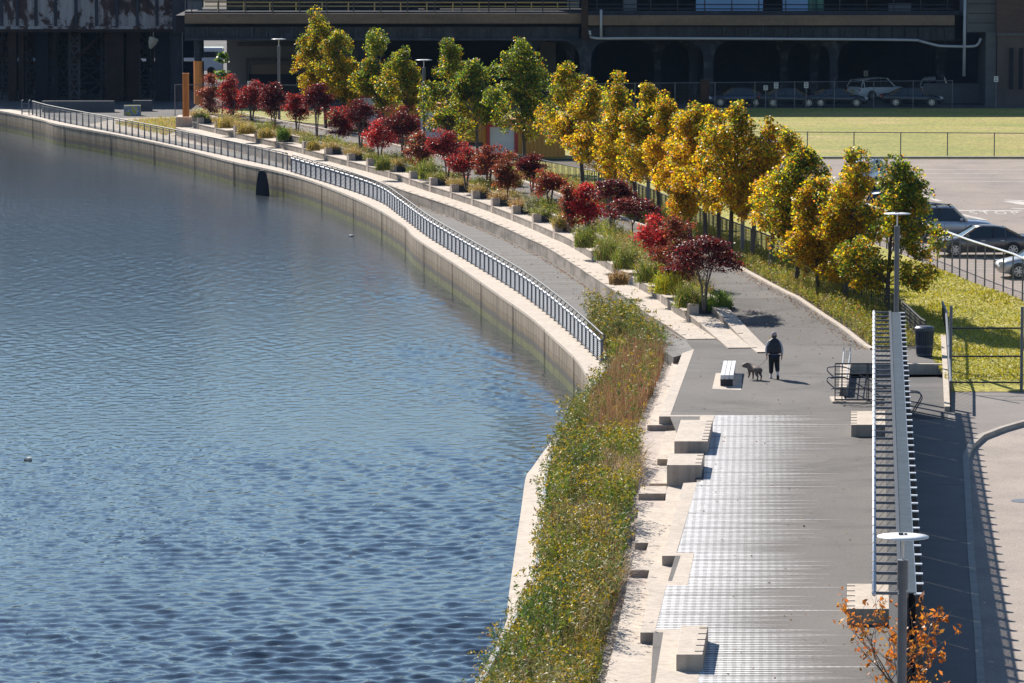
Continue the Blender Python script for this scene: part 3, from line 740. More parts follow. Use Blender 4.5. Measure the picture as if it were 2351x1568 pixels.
# ------------------------------------------------------------------ railings on the river wall
def far_railing():
    pts = [p for p in resample(RAIL, 1.65) if p.y > P(664, 393, ZB).y]
    o = thing('mesh_railing', 'far steel mesh railing with tapered posts on the river wall', 'railing', pts[len(pts) // 2])
    t = MB(); t.tube([(p.x, p.y, ZB + 1.1) for p in pts], 0.045, 8); t.build('top_rail', M['steel_dark'], o, smooth=True)
    h = MB(); h.tube([(p.x + .1, p.y, ZB + .92) for p in pts], 0.03, 6); h.tube([(p.x, p.y, ZB + .1) for p in pts], 0.02, 6); h.build('lower_rail', M['steel'], o)
    for i, p in enumerate(pts):
        b = MB(); w0, w1 = 0.12, 0.05
        b.loft([[(p.x - w / 2, p.y - .03, z), (p.x + w / 2, p.y - .03, z), (p.x + w / 2, p.y + .03, z), (p.x - w / 2, p.y + .03, z)] for w, z in ((w0, ZB), (w0 * .8, ZB + .5), (w1, ZB + 1.08))])
        b.build('post', M['steel'], o)
        if i < len(pts) - 1:
            r = pts[i + 1]; g = MB(); g.add([(p.x, p.y, ZB + .1), (r.x, r.y, ZB + .1), (r.x, r.y, ZB + .95), (p.x, p.y, ZB + .95)], [(0, 1, 2, 3)]); g.build('mesh_panel', M['railmesh'], o)
far_railing()
def louvre_railing():
    pts = [p for p in resample(RAIL, 1.45) if p.y <= P(664, 393, ZB).y]
    o = thing('louvred_railing', 'long steel railing with horizontal louvred panels beside the boardwalk', 'railing', pts[len(pts) // 2])
    t = MB()
    t.tube([(p.x + .12, p.y, ZB + 1.12) for p in pts], 0.04, 8); t.build('top_rail', M['steel_dark'], o, smooth=True)
    bt = MB(); bt.tube([(p.x, p.y, ZB + .08) for p in pts], 0.03, 6); bt.build('bottom_rail', M['steel'], o)
    for i, p in enumerate(pts):
        b = MB(); b.box((p.x, p.y, ZB + .48), (.11, .05, .96)); b.bar((p.x, p.y, ZB + .93), (p.x + .12, p.y, ZB + 1.1), .05, .05)
        b.box((p.x, p.y, ZB + .01), (.2, .16, .02)); b.build('post', M['steel'], o)
        if i < len(pts) - 1:
            r = pts[i + 1]; g = MB(); d = (r - p)
            a0, a1 = p + d * .06, p + d * .94
            for k in range(9):
                z = ZB + .15 + k * .083
                g.add([(a0.x - .015, a0.y, z), (a1.x - .015, a1.y, z), (a1.x + .03, a1.y, z + .055), (a0.x + .03, a0.y, z + .055)], [(0, 1, 2, 3)])
            g.build('louvre_panel', M['steel'], o)
            hb = MB(); hb.tube([(a0.x - .02, a0.y, ZB + .93), (a1.x - .02, a1.y, ZB + .93)], .038, 8); hb.build('handrail', M['steel_bright'], o, smooth=True)
louvre_railing()

# ------------------------------------------------------------------ foliage builders
def leaf_quads(rng, c, size, col, flat=0.25, asp=0.62):
    n = len(c)
    nrm = rng.normal(size=(n, 3)); nrm[:, 2] = np.abs(nrm[:, 2]) + flat; nrm /= np.linalg.norm(nrm, axis=1, keepdims=True)
    a = np.cross(nrm, rng.normal(size=(n, 3))); a /= np.linalg.norm(a, axis=1, keepdims=True) + 1e-9
    b = np.cross(nrm, a); s = size[:, None] if np.ndim(size) else size
    fold = nrm * s * 0.25
    V = np.stack([c - a * s, c + b * s * asp + fold, c + a * s, c - b * s * asp + fold], 1).reshape(-1, 3)
    i = np.arange(n)[:, None] * 4
    return V, np.concatenate([i, i + 1, i + 2, i + 3], 1), np.repeat(col, 4, axis=0)
def palette(rng, n, cols, w):
    cols = np.array(cols); w = np.array(w, float); w /= w.sum()
    k = rng.choice(len(cols), n, p=w); c = cols[k]
    return np.clip(c * rng.uniform(0.7, 1.25, (n, 1)) + rng.normal(0, 0.008, (n, 3)), 0.004, 1)
GREEN, DKGREEN, YGREEN, YELLOW, GOLD, ORANGE, BROWN = (0.16, 0.25, 0.02), (0.07, 0.13, 0.03), (0.42, 0.44, 0.02), (0.85, 0.64, 0.012), (0.80, 0.45, 0.012), (0.62, 0.22, 0.02), (0.22, 0.09, 0.025)
def plane_tree(seed, u, vb, vt, uc, wu, vcb, green, label, bark='bark'):
    rng = np.random.default_rng(seed); rd = random.Random(seed)
    p = PL(u, vb, 0.02); hh = hgt(p, vt); k = F / sdist(p) * 1 / K      # u-units per metre
    R = wu / k / 2 * (1.3 if u > 1800 else 1.14); cx = max(-1.6, min(1.6, (uc - u) / k)); zb_ = max(1.2, hgt(p, vcb)); ch = hh - zb_
    o = thing('plane_tree', label, 'tree', p, group='autumn plane trees along the upper path')
    cl, lobes = [], []
    for _ in range(13):
        t = rd.uniform(.04, .86); w_ = R * (math.sin(math.pi * (.16 + .80 * t)) ** .75) * (1.06 - .32 * t); a = rd.uniform(0, 6.283); q0 = w_ * rd.uniform(.25, .8)
        lobes.append((q0 * math.cos(a), q0 * math.sin(a), t, w_ * rd.uniform(.34, .56), rd.uniform(.09, .15)))
    lobes += [(rd.uniform(-.1, .1) * R, 0, .93, R * .20, .08), (rd.uniform(-.3, .3) * R, 0, .80, R * .32, .10), (-.62 * R, 0, rd.uniform(.2, .45), .38 * R, .12), (.62 * R, 0, rd.uniform(.2, .45), .38 * R, .12), (0, 0, .35, .5 * R, .2)]
    nC = int((105 + 26 * R * ch / 4) * (1.4 if u > 1800 else 1.15))
    for _ in range(nC):
        lx, ly, lz, lr, lh = rd.choice(lobes); a = rd.uniform(0, 6.283); q0 = rd.uniform(-1, 1); rr = lr * math.sqrt(1 - q0 * q0) * rd.uniform(.35, 1) ** .5
        if rd.random() < .1: rr *= 1.3
        x, y, t = lx + rr * math.cos(a), ly + rr * math.sin(a), min(1.02, max(0, lz + lh * q0))
        rr = math.hypot(x, y)
        cl.append((x + cx * min(1, .3 + t), y, zb_ + t * ch * 0.97 + rd.uniform(-.15, .15), rr / max(.2, R), t))
    C, S, L = [], [], []
    for (x, y, z, rr, t) in cl:
        nl = int(rd.uniform(54, 104)); cr = rd.uniform(.25, .55)
        d = rng.normal(size=(nl, 3)); d /= np.linalg.norm(d, axis=1, keepdims=True); d *= cr * rng.uniform(.3, 1.0, (nl, 1)) ** .6; d[:, 2] *= .8
        g = min(1, max(0, green + 0.45 * (t - .5) + rd.uniform(-.3, .3)))
        w = [g * 1.9, g * 1.5, .4 + .7 * g, 1.25 * (1 - g) + .12, 1.2 * (1 - g) + .1, .75 * (1 - g) + .06, .3]
        C.append(np.array([x, y, z]) + d); S.append(rng.uniform(.042, .084, nl)); L.append(palette(rng, nl, [GREEN, DKGREEN, YGREEN, YELLOW, GOLD, ORANGE, BROWN], w))
    V, Fq, col = leaf_quads(rng, np.concatenate(C), np.concatenate(S), np.concatenate(L), asp=0.75)
    cr = quads_mesh('crown', V, Fq, M['leaf'], col); cr.parent = o
    tb = MB(); top = (cx, 0, zb_ + ch * .86); r0 = 0.075 + 0.006 * hh
    mid = (cx * .15, 0, zb_ + .2)
    tb.tube([(0, 0, -.05), (0, 0, .15), mid, (cx * .6, .05, zb_ + ch * .4), top], [r0 * 1.3, r0, r0 * .85, r0 * .5, .015], 8)
    for (x, y, z, rr, t) in rd.sample(cl, 30):
        s = max(0.0, t - .28); sx = cx * min(1, .2 + s)
        a = Vector((sx * .7, .03, zb_ + .1 + s * ch * .8)); b = Vector((x, y, z)); c = a.lerp(b, .5) + Vector((0, 0, -.12))
        tb.tube([a, c, b], [.028, .02, .008], 5, cap=False)
    tb.build('trunk', M[bark], o, smooth=True, local=True)
    return o
TREES = [
 (2036, 722, 352, 2050, 180, 692, .72, 'tallest green-gold plane tree nearest the pergola beside the grey lamp post'),
 (1939, 693, 340, 1968, 140, 652, .30, 'orange-gold plane tree directly left of the nearest green one'),
 (1829, 660, 338, 1852, 155, 592, .55, 'broad green and yellow plane tree, third from the pergola'),
 (1877, 676, 405, 1886, 120, 642, .22, 'short golden plane tree tucked between two larger greener ones'),
 (1768, 632, 300, 1806, 115, 545, .20, 'golden plane tree between the bright yellow one and the broad green one'),
 (1650, 588, 262, 1648, 115, 490, .12, 'amber plane tree left of the green-tipped yellow one'),
 (1585, 562, 262, 1560, 100, 490, .2, 'small yellow plane tree behind the most orange one'),
 (1726, 606, 268, 1768, 135, 500, .15, 'bright yellow plane tree, fifth from the pergola'),
 (1677, 602, 232, 1690, 145, 492, .30, 'yellow plane tree with green tip hiding a lamp disc'),
 (1620, 574, 240, 1602, 145, 462, .08, 'most orange plane tree in the middle of the row'),
 (1560, 548, 217, 1528, 95, 455, .10, 'slim orange-gold plane tree beside a lamp disc'),
 (1515, 530, 192, 1480, 115, 430, .35, 'green-topped yellow plane tree behind the maroon maples'),
 (1463, 510, 172, 1415, 125, 420, .36, 'upright yellow plane tree with narrow green leader'),
 (1400, 488, 182, 1355, 120, 400, .30, 'gold and green plane tree beyond the crimson maple'),
 (1340, 464, 148, 1296, 140, 360, .42, 'mottled orange and green plane tree right of the last container'),
 (1205, 392, 88, 1190, 145, 332, .95, 'large dark green plane tree in front of the last orange container'),
 (1096, 366, 138, 1085, 118, 314, .95, 'dense dark green plane tree left of the last container'),
 (1030, 345, 88, 1030, 122, 294, .9, 'wide green plane tree shading the middle orange container'),
 (935, 327, 112, 925, 105, 250, .8, 'short green plane tree against the lamp with a white disc'),
 (880, 316, 66, 862, 108, 250, .85, 'pointed green plane tree above the first orange container'),
 (792, 302, 69, 775, 105, 240, .55, 'olive-gold plane tree second from the far end of the row'),
 (748, 296, 17, 724, 112, 208, .52, 'tallest and farthest olive-gold plane tree of the row'),
]
for i, a in enumerate(TREES): plane_tree(100 + i, *a, bark='bark_grey' if i % 3 == 1 else 'bark')

MAROON, DKRED, RED, CRIMSON, MBROWN, RUSTR = (0.10, 0.016, 0.017), (0.19, 0.027, 0.022), (0.40, 0.045, 0.03), (0.66, 0.045, 0.045), (0.22, 0.065, 0.028), (0.36, 0.085, 0.03)
MPAL = {'maroon': [(MAROON, 3), (DKRED, 2.2), (RED, .3)], 'red': [(DKRED, 1.8), (RED, 2), (CRIMSON, .5), (MAROON, .8)], 'bright': [(CRIMSON, 3), (RED, 2), (DKRED, .6)], 'brown': [(MBROWN, 3), (RUSTR, 1.6), (DKRED, .8), (GREEN, .25)], 'rust': [(RUSTR, 2), (DKRED, 2), (MBROWN, 1.5), (RED, .5)]}
def maple(seed, u, vb, vt, wu, vcb, pal, label, flat=False):
    rng = np.random.default_rng(seed); rd = random.Random(seed)
    p = PL(u, vb, 0.0); p.z = zland(p.y); hh = hgt(p, vt); k = F / sdist(p) / K
    R = wu / k / 2 * 1.1; zb_ = max(.35, hgt(p, vcb)); ch = hh - zb_
    o = thing('maple_tree', label, 'maple', p, group='small red maples along the planters')
    cl = []
    lobes = [(rd.uniform(-.5, .5) * R, rd.uniform(-.5, .5) * R, zb_ + ch * rd.uniform(.08, .8), rd.uniform(.32, .6) * R, rd.uniform(.16, .30) * ch) for _ in range(7)] + [(rd.uniform(-.15, .15) * R, 0, zb_ + ch * .84, R * .34, ch * .17), (-.6 * R, 0, zb_ + ch * rd.uniform(.3, .6), R * .4, ch * .15), (.6 * R, 0, zb_ + ch * rd.uniform(.3, .6), R * .4, ch * .15)]
    for _ in range(int(44 + 30 * R * max(ch, .8))):
        if flat:
            t = rd.random(); rr = R * math.sqrt(rd.random()) * (1.0 - .45 * t ** 2); a = rd.uniform(0, 6.283); dome = (1 - (rr / R) ** 2)
            x, y = rr * math.cos(a), rr * math.sin(a); lay = math.floor(t * 4) / 4
            z = zb_ + ch * (0.12 + .85 * (.35 + .65 * lay) * (.3 + .7 * dome)) - .25 * (1 - dome) * rd.random()
        else:
            lx, ly, lz, lr, lh = rd.choice(lobes); a = rd.uniform(0, 6.283); q0 = rd.uniform(-1, 1); rr = lr * math.sqrt(1 - q0 * q0) * rd.uniform(.5, 1) ** .5
            x, y, z = lx + rr * math.cos(a), ly + rr * math.sin(a), lz + lh * q0
        cl.append((x, y, z, rd.uniform(-.5, .5)))
    C, S, L = [], [], []
    pc = MPAL[pal]
    for (x, y, z, b) in cl:
        nl = int(rd.uniform(36, 70)); d = rng.normal(size=(nl, 3)) * np.array([.17, .17, .05 if flat else .09])
        w = [q[1] * (1 + b * (1 if j % 2 else -1)) for j, q in enumerate(pc)]
        C.append(np.array([x, y, z]) + d); S.append(rng.uniform(.036, .07, nl)); L.append(palette(rng, nl, [q[0] for q in pc], w))
    V, Fq, col = leaf_quads(rng, np.concatenate(C), np.concatenate(S), np.concatenate(L), flat=.8 if flat else .3, asp=.7)
    cr = quads_mesh('crown', V, Fq, M['leaf'], col); cr.parent = o
    tb = MB(); ns = 1 if rd.random() < .35 else rd.choice([3, 4])
    for s in range(ns):
        a = s * 6.283 / ns + rd.random(); sp = 0 if ns == 1 else 1
        b0 = Vector((.05 * math.cos(a) * sp, .05 * math.sin(a) * sp, -.1)); b1 = Vector((.14 * math.cos(a) * sp, .14 * math.sin(a) * sp, zb_ * .6 + .15))
        b2 = Vector((R * .35 * math.cos(a), R * .35 * math.sin(a), zb_ + ch * .4))
        tb.tube([b0, b1, b2], [.05, .04, .02], 6, cap=False)
        for (x, y, z, _) in rd.sample(cl, 7 if ns > 1 else 16):
            tb.tube([b1.lerp(b2, rd.random()), Vector((x, y, z))], [.016, .005], 4, cap=False)
    tb.build('trunk', M['bark_grey'], o, smooth=True, local=True)
MAPLES = [
 (482, 264, 172, 50, 246, 'rust', 'rusty brown maple, farthest left of the row by the orange post'),
 (533, 272, 173, 56, 255, 'red', 'upright red maple second from the far end of the row'),
 (578, 277, 188, 52, 258, 'red', 'dusky red maple third from the far end of the row'),
 (629, 300, 192, 62, 268, 'maroon', 'round dark red maple on a clear stem near the far lamp'),
 (682, 307, 215, 48, 283, 'red', 'narrow dark red maple left of the tall thin-stemmed one'),
 (727, 322, 196, 66, 260, 'maroon', 'tall purple-red maple with thin bare stems under the farthest plane trees'),
 (778, 328, 247, 52, 313, 'red', 'wispy red maple left of the first orange container'),
 (828, 352, 232, 72, 290, 'maroon', 'dark maroon maple with one straight stem before the first container'),
 (872, 367, 272, 64, 338, 'bright', 'brightest scarlet maple in the far half of the row'),
 (925, 374, 246, 82, 318, 'maroon', 'large dark maroon maple beside the scarlet one'),
 (965, 396, 306, 66, 370, 'brown', 'brown-leaved maple under the middle orange container'),
 (1027, 412, 302, 84, 370, 'red', 'tall crimson maple in front of the middle container'),
 (1070, 428, 336, 74, 395, 'red', 'broad red maple just right of the tall crimson one'),
 (1122, 436, 338, 64, 390, 'rust', 'rust-red maple above the long yellow grass clump'),
 (1165, 458, 348, 56, 425, 'brown', 'dark rust-brown maple before the last orange container'),
 (1222, 452, 352, 62, 405, 'maroon', 'purple-maroon maple growing out beyond the path edge'),
 (1262, 486, 388, 66, 445, 'rust', 'rust-red maple with drooping thin twigs'),
 (1308, 528, 428, 46, 505, 'brown', 'slim brown maple left of the bright crimson one'),
 (1350, 530, 424, 72, 505, 'bright', 'bright crimson maple, the nearest bright one but one'),
 (1405, 548, 402, 105, 470, 'maroon', 'dark maroon maple with forked bare trunk', True),
 (1452, 558, 446, 125, 500, 'maroon', 'spreading flat-topped maroon maple with fanning stems', True),
 (1500, 625, 500, 78, 585, 'bright', 'sparse bright red maple close to the plaza'),
 (1552, 660, 502, 95, 630, 'brown', 'tall brown-red maple behind the nearest maroon one'),
 (1617, 708, 527, 160, 635, 'maroon', 'nearest wide umbrella-shaped maroon maple by the steps', True),
]
for i, a in enumerate(MAPLES): maple(300 + i, *a)

def blades(rng, base, h, w, lean, col, seg=3, droop=0.5):
    n = len(base); az = rng.uniform(0, 6.283, n); dx, dy = np.cos(az), np.sin(az); wz = rng.uniform(0, 6.283, n)
    V = np.zeros((n, (seg + 1) * 2, 3))
    for s in range(seg + 1):
        t = s / seg; c = base.copy()
        c[:, 0] += dx * lean * h * t ** 1.6; c[:, 1] += dy * lean * h * t ** 1.6; c[:, 2] += h * (t - droop * lean * t * t)
        ww = w * (1 - .85 * t) / 2
        V[:, 2 * s] = c - np.stack([np.cos(wz) * ww, np.sin(wz) * ww, 0 * ww], 1); V[:, 2 * s + 1] = c + np.stack([np.cos(wz) * ww, np.sin(wz) * ww, 0 * ww], 1)
    nv = (seg + 1) * 2; i = np.arange(n)[:, None] * nv
    Fq = np.concatenate([np.concatenate([i + 2 * s, i + 2 * s + 1, i + 2 * s + 3, i + 2 * s + 2], 1) for s in range(seg)], 0)
    return V.reshape(-1, 3), Fq, np.repeat(col, nv, axis=0)
def merge(parts):
    Vs, Fs, Cs, n = [], [], [], 0
    for V, Fq, c in parts: Vs.append(V); Fs.append(Fq + n); Cs.append(c); n += len(V)
    return np.concatenate(Vs), np.concatenate(Fs), np.concatenate(Cs)

# ------------------------------------------------------------------ planter boxes, corner blocks and their plants
STRAW, TAN, OLIVE, FRESH, DUSTY = (0.52, 0.38, 0.11), (0.44, 0.27, 0.12), (0.20, 0.20, 0.04), (0.24, 0.33, 0.03), (0.30, 0.30, 0.17)
def planters():
    line = resN(L2, 400); start = L2[0]
    us = [412, 455, 497, 540, 590, 640, 699, 750, 800, 847, 895, 942, 990, 1038, 1085, 1131, 1180, 1227, 1275, 1322, 1372, 1420, 1470, 1520, 1583]
    desc = ['far end of the row', 'second from the far end', 'third from the far end', 'fourth from the far end', 'fifth from the far end', 'sixth from the far end', 'under the tall thin-stemmed maple', 'right of the tall thin-stemmed maple', 'under the maroon maple before the first container', 'left of the scarlet maple', 'under the scarlet maple', 'under the large dark maroon maple', 'below the brown-leaved maple', 'below the tall crimson maple', 'with long drooping yellow grass', 'right of the drooping yellow grass', 'tenth from the steps', 'ninth from the steps', 'eighth from the steps', 'seventh from the steps', 'sixth from the steps', 'fifth from the steps', 'fourth from the steps', 'second from the steps', 'nearest the steps, under the umbrella maple']
    kinds = ['straw', 'fresh', 'straw', 'straw', 'olive', 'straw', 'olive', 'straw', 'straw', 'olive', 'straw', 'fresh', 'olive', 'straw', 'straw', 'tan', 'tan', 'olive', 'fresh', 'dusty', 'olive', 'tan', 'straw', 'fresh', 'fresh']
    PAL = {'straw': [(STRAW, 3), (OLIVE, 1), (TAN, 1)], 'fresh': [((.17, .23, .03), 3), (OLIVE, 2), (STRAW, 1)], 'olive': [(OLIVE, 3), (FRESH, 1), (STRAW, .6)], 'tan': [(TAN, 3), (STRAW, 2), (BROWN, .5)], 'dusty': [(DUSTY, 3), (OLIVE, 2), (STRAW, .5)]}
    WORD = {'straw': 'straw-yellow', 'fresh': 'fresh green', 'olive': 'olive green', 'tan': 'tan', 'dusty': 'dusty grey-green'}
    for i, u in enumerate(us):
        def su(p):
            d = sdist(Vector((p.x, p.y, z2(p.y)))); return (512 + F * p.x / d) / K
        j = min(range(len(line)), key=lambda k: abs(su(line[k]) - u)); p = line[j]; t = (line[min(j + 1, 399)] - line[max(j - 1, 0)]); t.z = 0; t.normalize(); r = Vector((-t.y, t.x, 0))
        zz = z2(p.y) + .036; far_ = zt(p.y); L = 1.7
        rz = math.atan2(r.y, r.x)
        b = thing('corner_block', 'upright concrete corner block beside the planter box ' + desc[i], 'concrete block', (p.x, p.y, zz), group='concrete corner blocks between the planters')
        m = MB(); m.box((0.20, 0.28, .5 * .5 - .25), (.44, .56, 0.9), 0); c = m.build('block', M['column'] if False else M['concrete_pink'], b, local=True, bevel=.012); b.rotation_euler = (0, 0, rz)
        bx = thing('planter_box', 'dark steel planter box ' + desc[i], 'planter', (p.x, p.y, zz), rz, 'dark planter boxes on the seat terrace')
        m = MB(); x0, x1, y0, y1, hh, w = .46, .98, -.02, L, .34, .02
        for cx, cy, sx, sy in (((x0 + x1) / 2, y0, x1 - x0, w), ((x0 + x1) / 2, y1, x1 - x0, w), (x0, L / 2, w, L - w - .03), (x1, L / 2, w, L - w - .03)): m.box((cx, cy, hh / 2 + .002), (sx, sy, hh))
        m.build('box', M['planter'], bx, local=True)
        m = MB(); m.box(((x0 + x1) / 2, L / 2, .15), (x1 - x0 - .04, L - .06, .27)); m.build('soil', M['soil'], bx, local=True)
        rng = np.random.default_rng(900 + i); n = 420
        g = thing('ornamental_grass', '%s ornamental grass clump in the planter box %s' % (WORD[kinds[i]], desc[i]), 'grass clump', (p.x, p.y, zz + .28), rz, 'grasses and shrubs in the planters')
        dro = kinds[i] in ('straw', 'tan')
        bs = np.stack([rng.uniform(.1, .95, n), rng.uniform(.05, L, n), np.zeros(n)], 1)
        V, Fq, col = blades(rng, bs, rng.uniform(.35, .8, n) * (1.0 if dro else .85), rng.uniform(.03, .06, n), rng.uniform(.3, 1.15 if dro else .7, n), palette(rng, n, [q_[0] for q_ in PAL[kinds[i]]], [q_[1] for q_ in PAL[kinds[i]]]), droop=.55)
        nl = 500; cc = np.stack([rng.uniform(-.05, 1.05, nl), rng.uniform(-.1, L, nl), rng.gamma(2, .12, nl)], 1)
        V, Fq, col = merge([(V, Fq, col), leaf_quads(rng, cc, rng.uniform(.03, .06, nl), palette(rng, nl, [q_[0] for q_ in PAL[kinds[i]]], [q_[1] for q_ in PAL[kinds[i]]]))])
        a = quads_mesh('foliage', V, Fq, M['blade'], col); a.parent = g
planters()
m = MB(); p, r = P(404, 292), P(442, 292); m.prism([p, r, r + Vector((0, 3, 0)), p + Vector((0, 3, 0))], -.6, .75)
tag(m.build('end_block', M['concrete']), 'grey concrete block ending the seat terrace below the orange post', 'concrete block')

def shrubs():
    FR3 = (.17, .23, .03)
    SH = [(1180, 428, 45, 55, 'straw'), (1105, 400, 34, 34, 'olive'), (985, 405, 55, 60, 'fresh'), (880, 385, 36, 46, 'fresh'), (1235, 478, 60, 62, 'dusty'), (1290, 515, 46, 40, 'straw'), (1345, 560, 60, 60, 'fresh'), (1395, 590, 70, 75, 'olive'), (1440, 610, 72, 80, 'fresh'), (1490, 640, 70, 75, 'fresh'), (1535, 665, 72, 70, 'yellow'), (1580, 698, 72, 75, 'fresh'), (1650, 706, 60, 62, 'green'), (1420, 645, 50, 40, 'tan'), (565, 302, 42, 34, 'straw'), (610, 312, 40, 32, 'straw'), (520, 288, 46, 34, 'straw'), (650, 316, 30, 40, 'green'), (720, 340, 34, 30, 'straw'), (1500, 590, 50, 60, 'fresh')]
    words = {'straw': 'straw-coloured', 'olive': 'olive', 'fresh': 'leafy green', 'dusty': 'silvery grey-green', 'yellow': 'yellow-flowering', 'green': 'deep green', 'tan': 'tan feathery'}
    where = ['under the rust-brown maple', 'below the wide green plane tree', 'with yellow tips under the brown maple', 'right of the scarlet maple', 'beside the purple-maroon maple', 'below the slim brown maple', 'below the bright crimson maple', 'at the foot of the forked maroon maple', 'under the flat-topped maroon maple', 'left of the nearest sparse red maple', 'below the tall brown-red maple', 'left of the umbrella maple stem', 'right of the umbrella maple stem', 'drooping over the wall before the flat-topped maple', 'below the third maple from the far end', 'left of the round dark red maple', 'below the second maple from the far end', 'beside the clear-stemmed dark red maple', 'under the tall thin-stemmed maple', 'behind the sparse red maple']
    PALS = {'straw': [(STRAW, 3), (OLIVE, 1.2), (YELLOW, .3)], 'olive': [(OLIVE, 3), (FRESH, 1.4), (TAN, .5)], 'fresh': [(OLIVE, 2), (FR3, 2), (YGREEN, .8), (STRAW, .8), (GREEN, 1)], 'dusty': [(DUSTY, 3), (OLIVE, 1)], 'yellow': [(YGREEN, 2), (YELLOW, 1.6), (FRESH, 1.5)], 'green': [(GREEN, 2), (DKGREEN, 1.4), (FRESH, 1)], 'tan': [(TAN, 3), (STRAW, 1)]}
    for i, (u, vb, wu, hu, kd) in enumerate(SH):
        p = PL(u, vb); p.z = zland(p.y) * .8; k = F / sdist(p) / K; R = wu / k / 2 * 1.3; hh = hu / k * .82
        rng = np.random.default_rng(1500 + i)
        o = thing('shrub', '%s shrub %s' % (words[kd], where[i]), 'shrub', p, group='shrubs among the maples')
        n = 1500; a = rng.uniform(0, 6.283, n); t = rng.random(n); ph_ = rng.uniform(0, 6.28, 3); rr = R * np.sqrt(rng.random(n)) * (.72 + .22 * np.sin(2 * a + ph_[0]) + .16 * np.sin(5 * a + ph_[1]))
        c = np.stack([rr * np.cos(a), rr * np.sin(a), hh * t * (1 - .6 * (rr / R) ** 2) * (.8 + .25 * np.sin(3 * a + ph_[2]))], 1)
        cols = [q_[0] for q_ in PALS[kd]]; ws = [q_[1] for q_ in PALS[kd]]
        A = leaf_quads(rng, c, rng.uniform(.03, .065, n), palette(rng, n, cols, ws), asp=.45)
        n2 = 260; a = rng.uniform(0, 6.283, n2); rr = R * .7 * np.sqrt(rng.random(n2)); bs = np.stack([rr * np.cos(a), rr * np.sin(a), 0 * a], 1)
        B = blades(rng, bs, hh * rng.uniform(.6, 1.15, n2), rng.uniform(.025, .05, n2), rng.uniform(.1, .6, n2), palette(rng, n2, cols, ws))
        V, Fq, col = merge([A, B]); q_ = quads_mesh('foliage', V, Fq, M['blade'], col); q_.parent = o
shrubs()

# ------------------------------------------------------------------ meadow and ground cover (nobody could count it)
def scatter(rng, poly, n):
    xs = [p[0] for p in poly]; ys = [p[1] for p in poly]; X, Y = [], []
    tot = 0
    while tot < n:
        x = rng.uniform(min(xs), max(xs), n); y = rng.uniform(min(ys), max(ys), n); k = inpoly(x, y, poly); X.append(x[k]); Y.append(y[k]); tot += k.sum()
    return np.concatenate(X)[:n], np.concatenate(Y)[:n]
def goldenrod(rng, x, y, z, h, flower=0.7, cols=None, lf=1.0):
    n = len(x); base = np.stack([x, y, z], 1); cols = cols or [(FRESH, 2.0), (GREEN, 2), (OLIVE, 1.6), (DKGREEN, .8)]
    cn = [c[0] for c in cols]; cw = [c[1] for c in cols]
    lean = rng.normal(0, .16, (n, 2)); parts = [blades(rng, base, h * .97, np.full(n, .018), np.full(n, .05), palette(rng, n, [OLIVE, BROWN, GREEN], [2, 1, 1]), seg=2)]
    per = 15; t = rng.uniform(.2, 1.0, (n, per)); a = rng.uniform(0, 6.283, (n, per)); r = rng.uniform(.02, .13, (n, per)) * (1.25 - t * .7)
    c = np.stack([x[:, None] + lean[:, :1] * t ** 2 * h[:, None] + r * np.cos(a), y[:, None] + lean[:, 1:] * t ** 2 * h[:, None] + r * np.sin(a), z[:, None] + h[:, None] * t - .03], -1).reshape(-1, 3)
    parts.append(leaf_quads(rng, c, rng.uniform(.04, .085, len(c)) * lf, palette(rng, len(c), cn, cw), flat=.05, asp=.24))
    k = rng.random(n) < flower; m_ = k.sum(); pf = 9
    if m_:
        s = rng.uniform(0, 1, (m_, pf)); az = rng.uniform(0, 6.283, (m_, 1)); sp = rng.normal(0, .035, (m_, pf, 3))
        hx = x[k][:, None] + lean[k][:, :1] * h[k][:, None] + np.cos(az) * s * .2; hy = y[k][:, None] + lean[k][:, 1:] * h[k][:, None] + np.sin(az) * s * .2
        hz = z[k][:, None] + h[k][:, None] * (.98) + .10 * s - .16 * s * s
        c = (np.stack([hx, hy, hz], -1) + sp).reshape(-1, 3)
        yel = np.repeat(rng.random(m_) < .85, pf)
        col = np.where(yel[:, None], palette(rng, len(c), [(.50, .34, .012), (.38, .28, .02), (.28, .25, .03)], [2, 2, 1]), palette(rng, len(c), [(.20, .15, .07), (.30, .25, .15), (.12, .09, .04)], [2, 1, 1]))
        parts.append(leaf_quads(rng, c, rng.uniform(.022, .04, len(c)) * lf, col, asp=.7))
    return parts
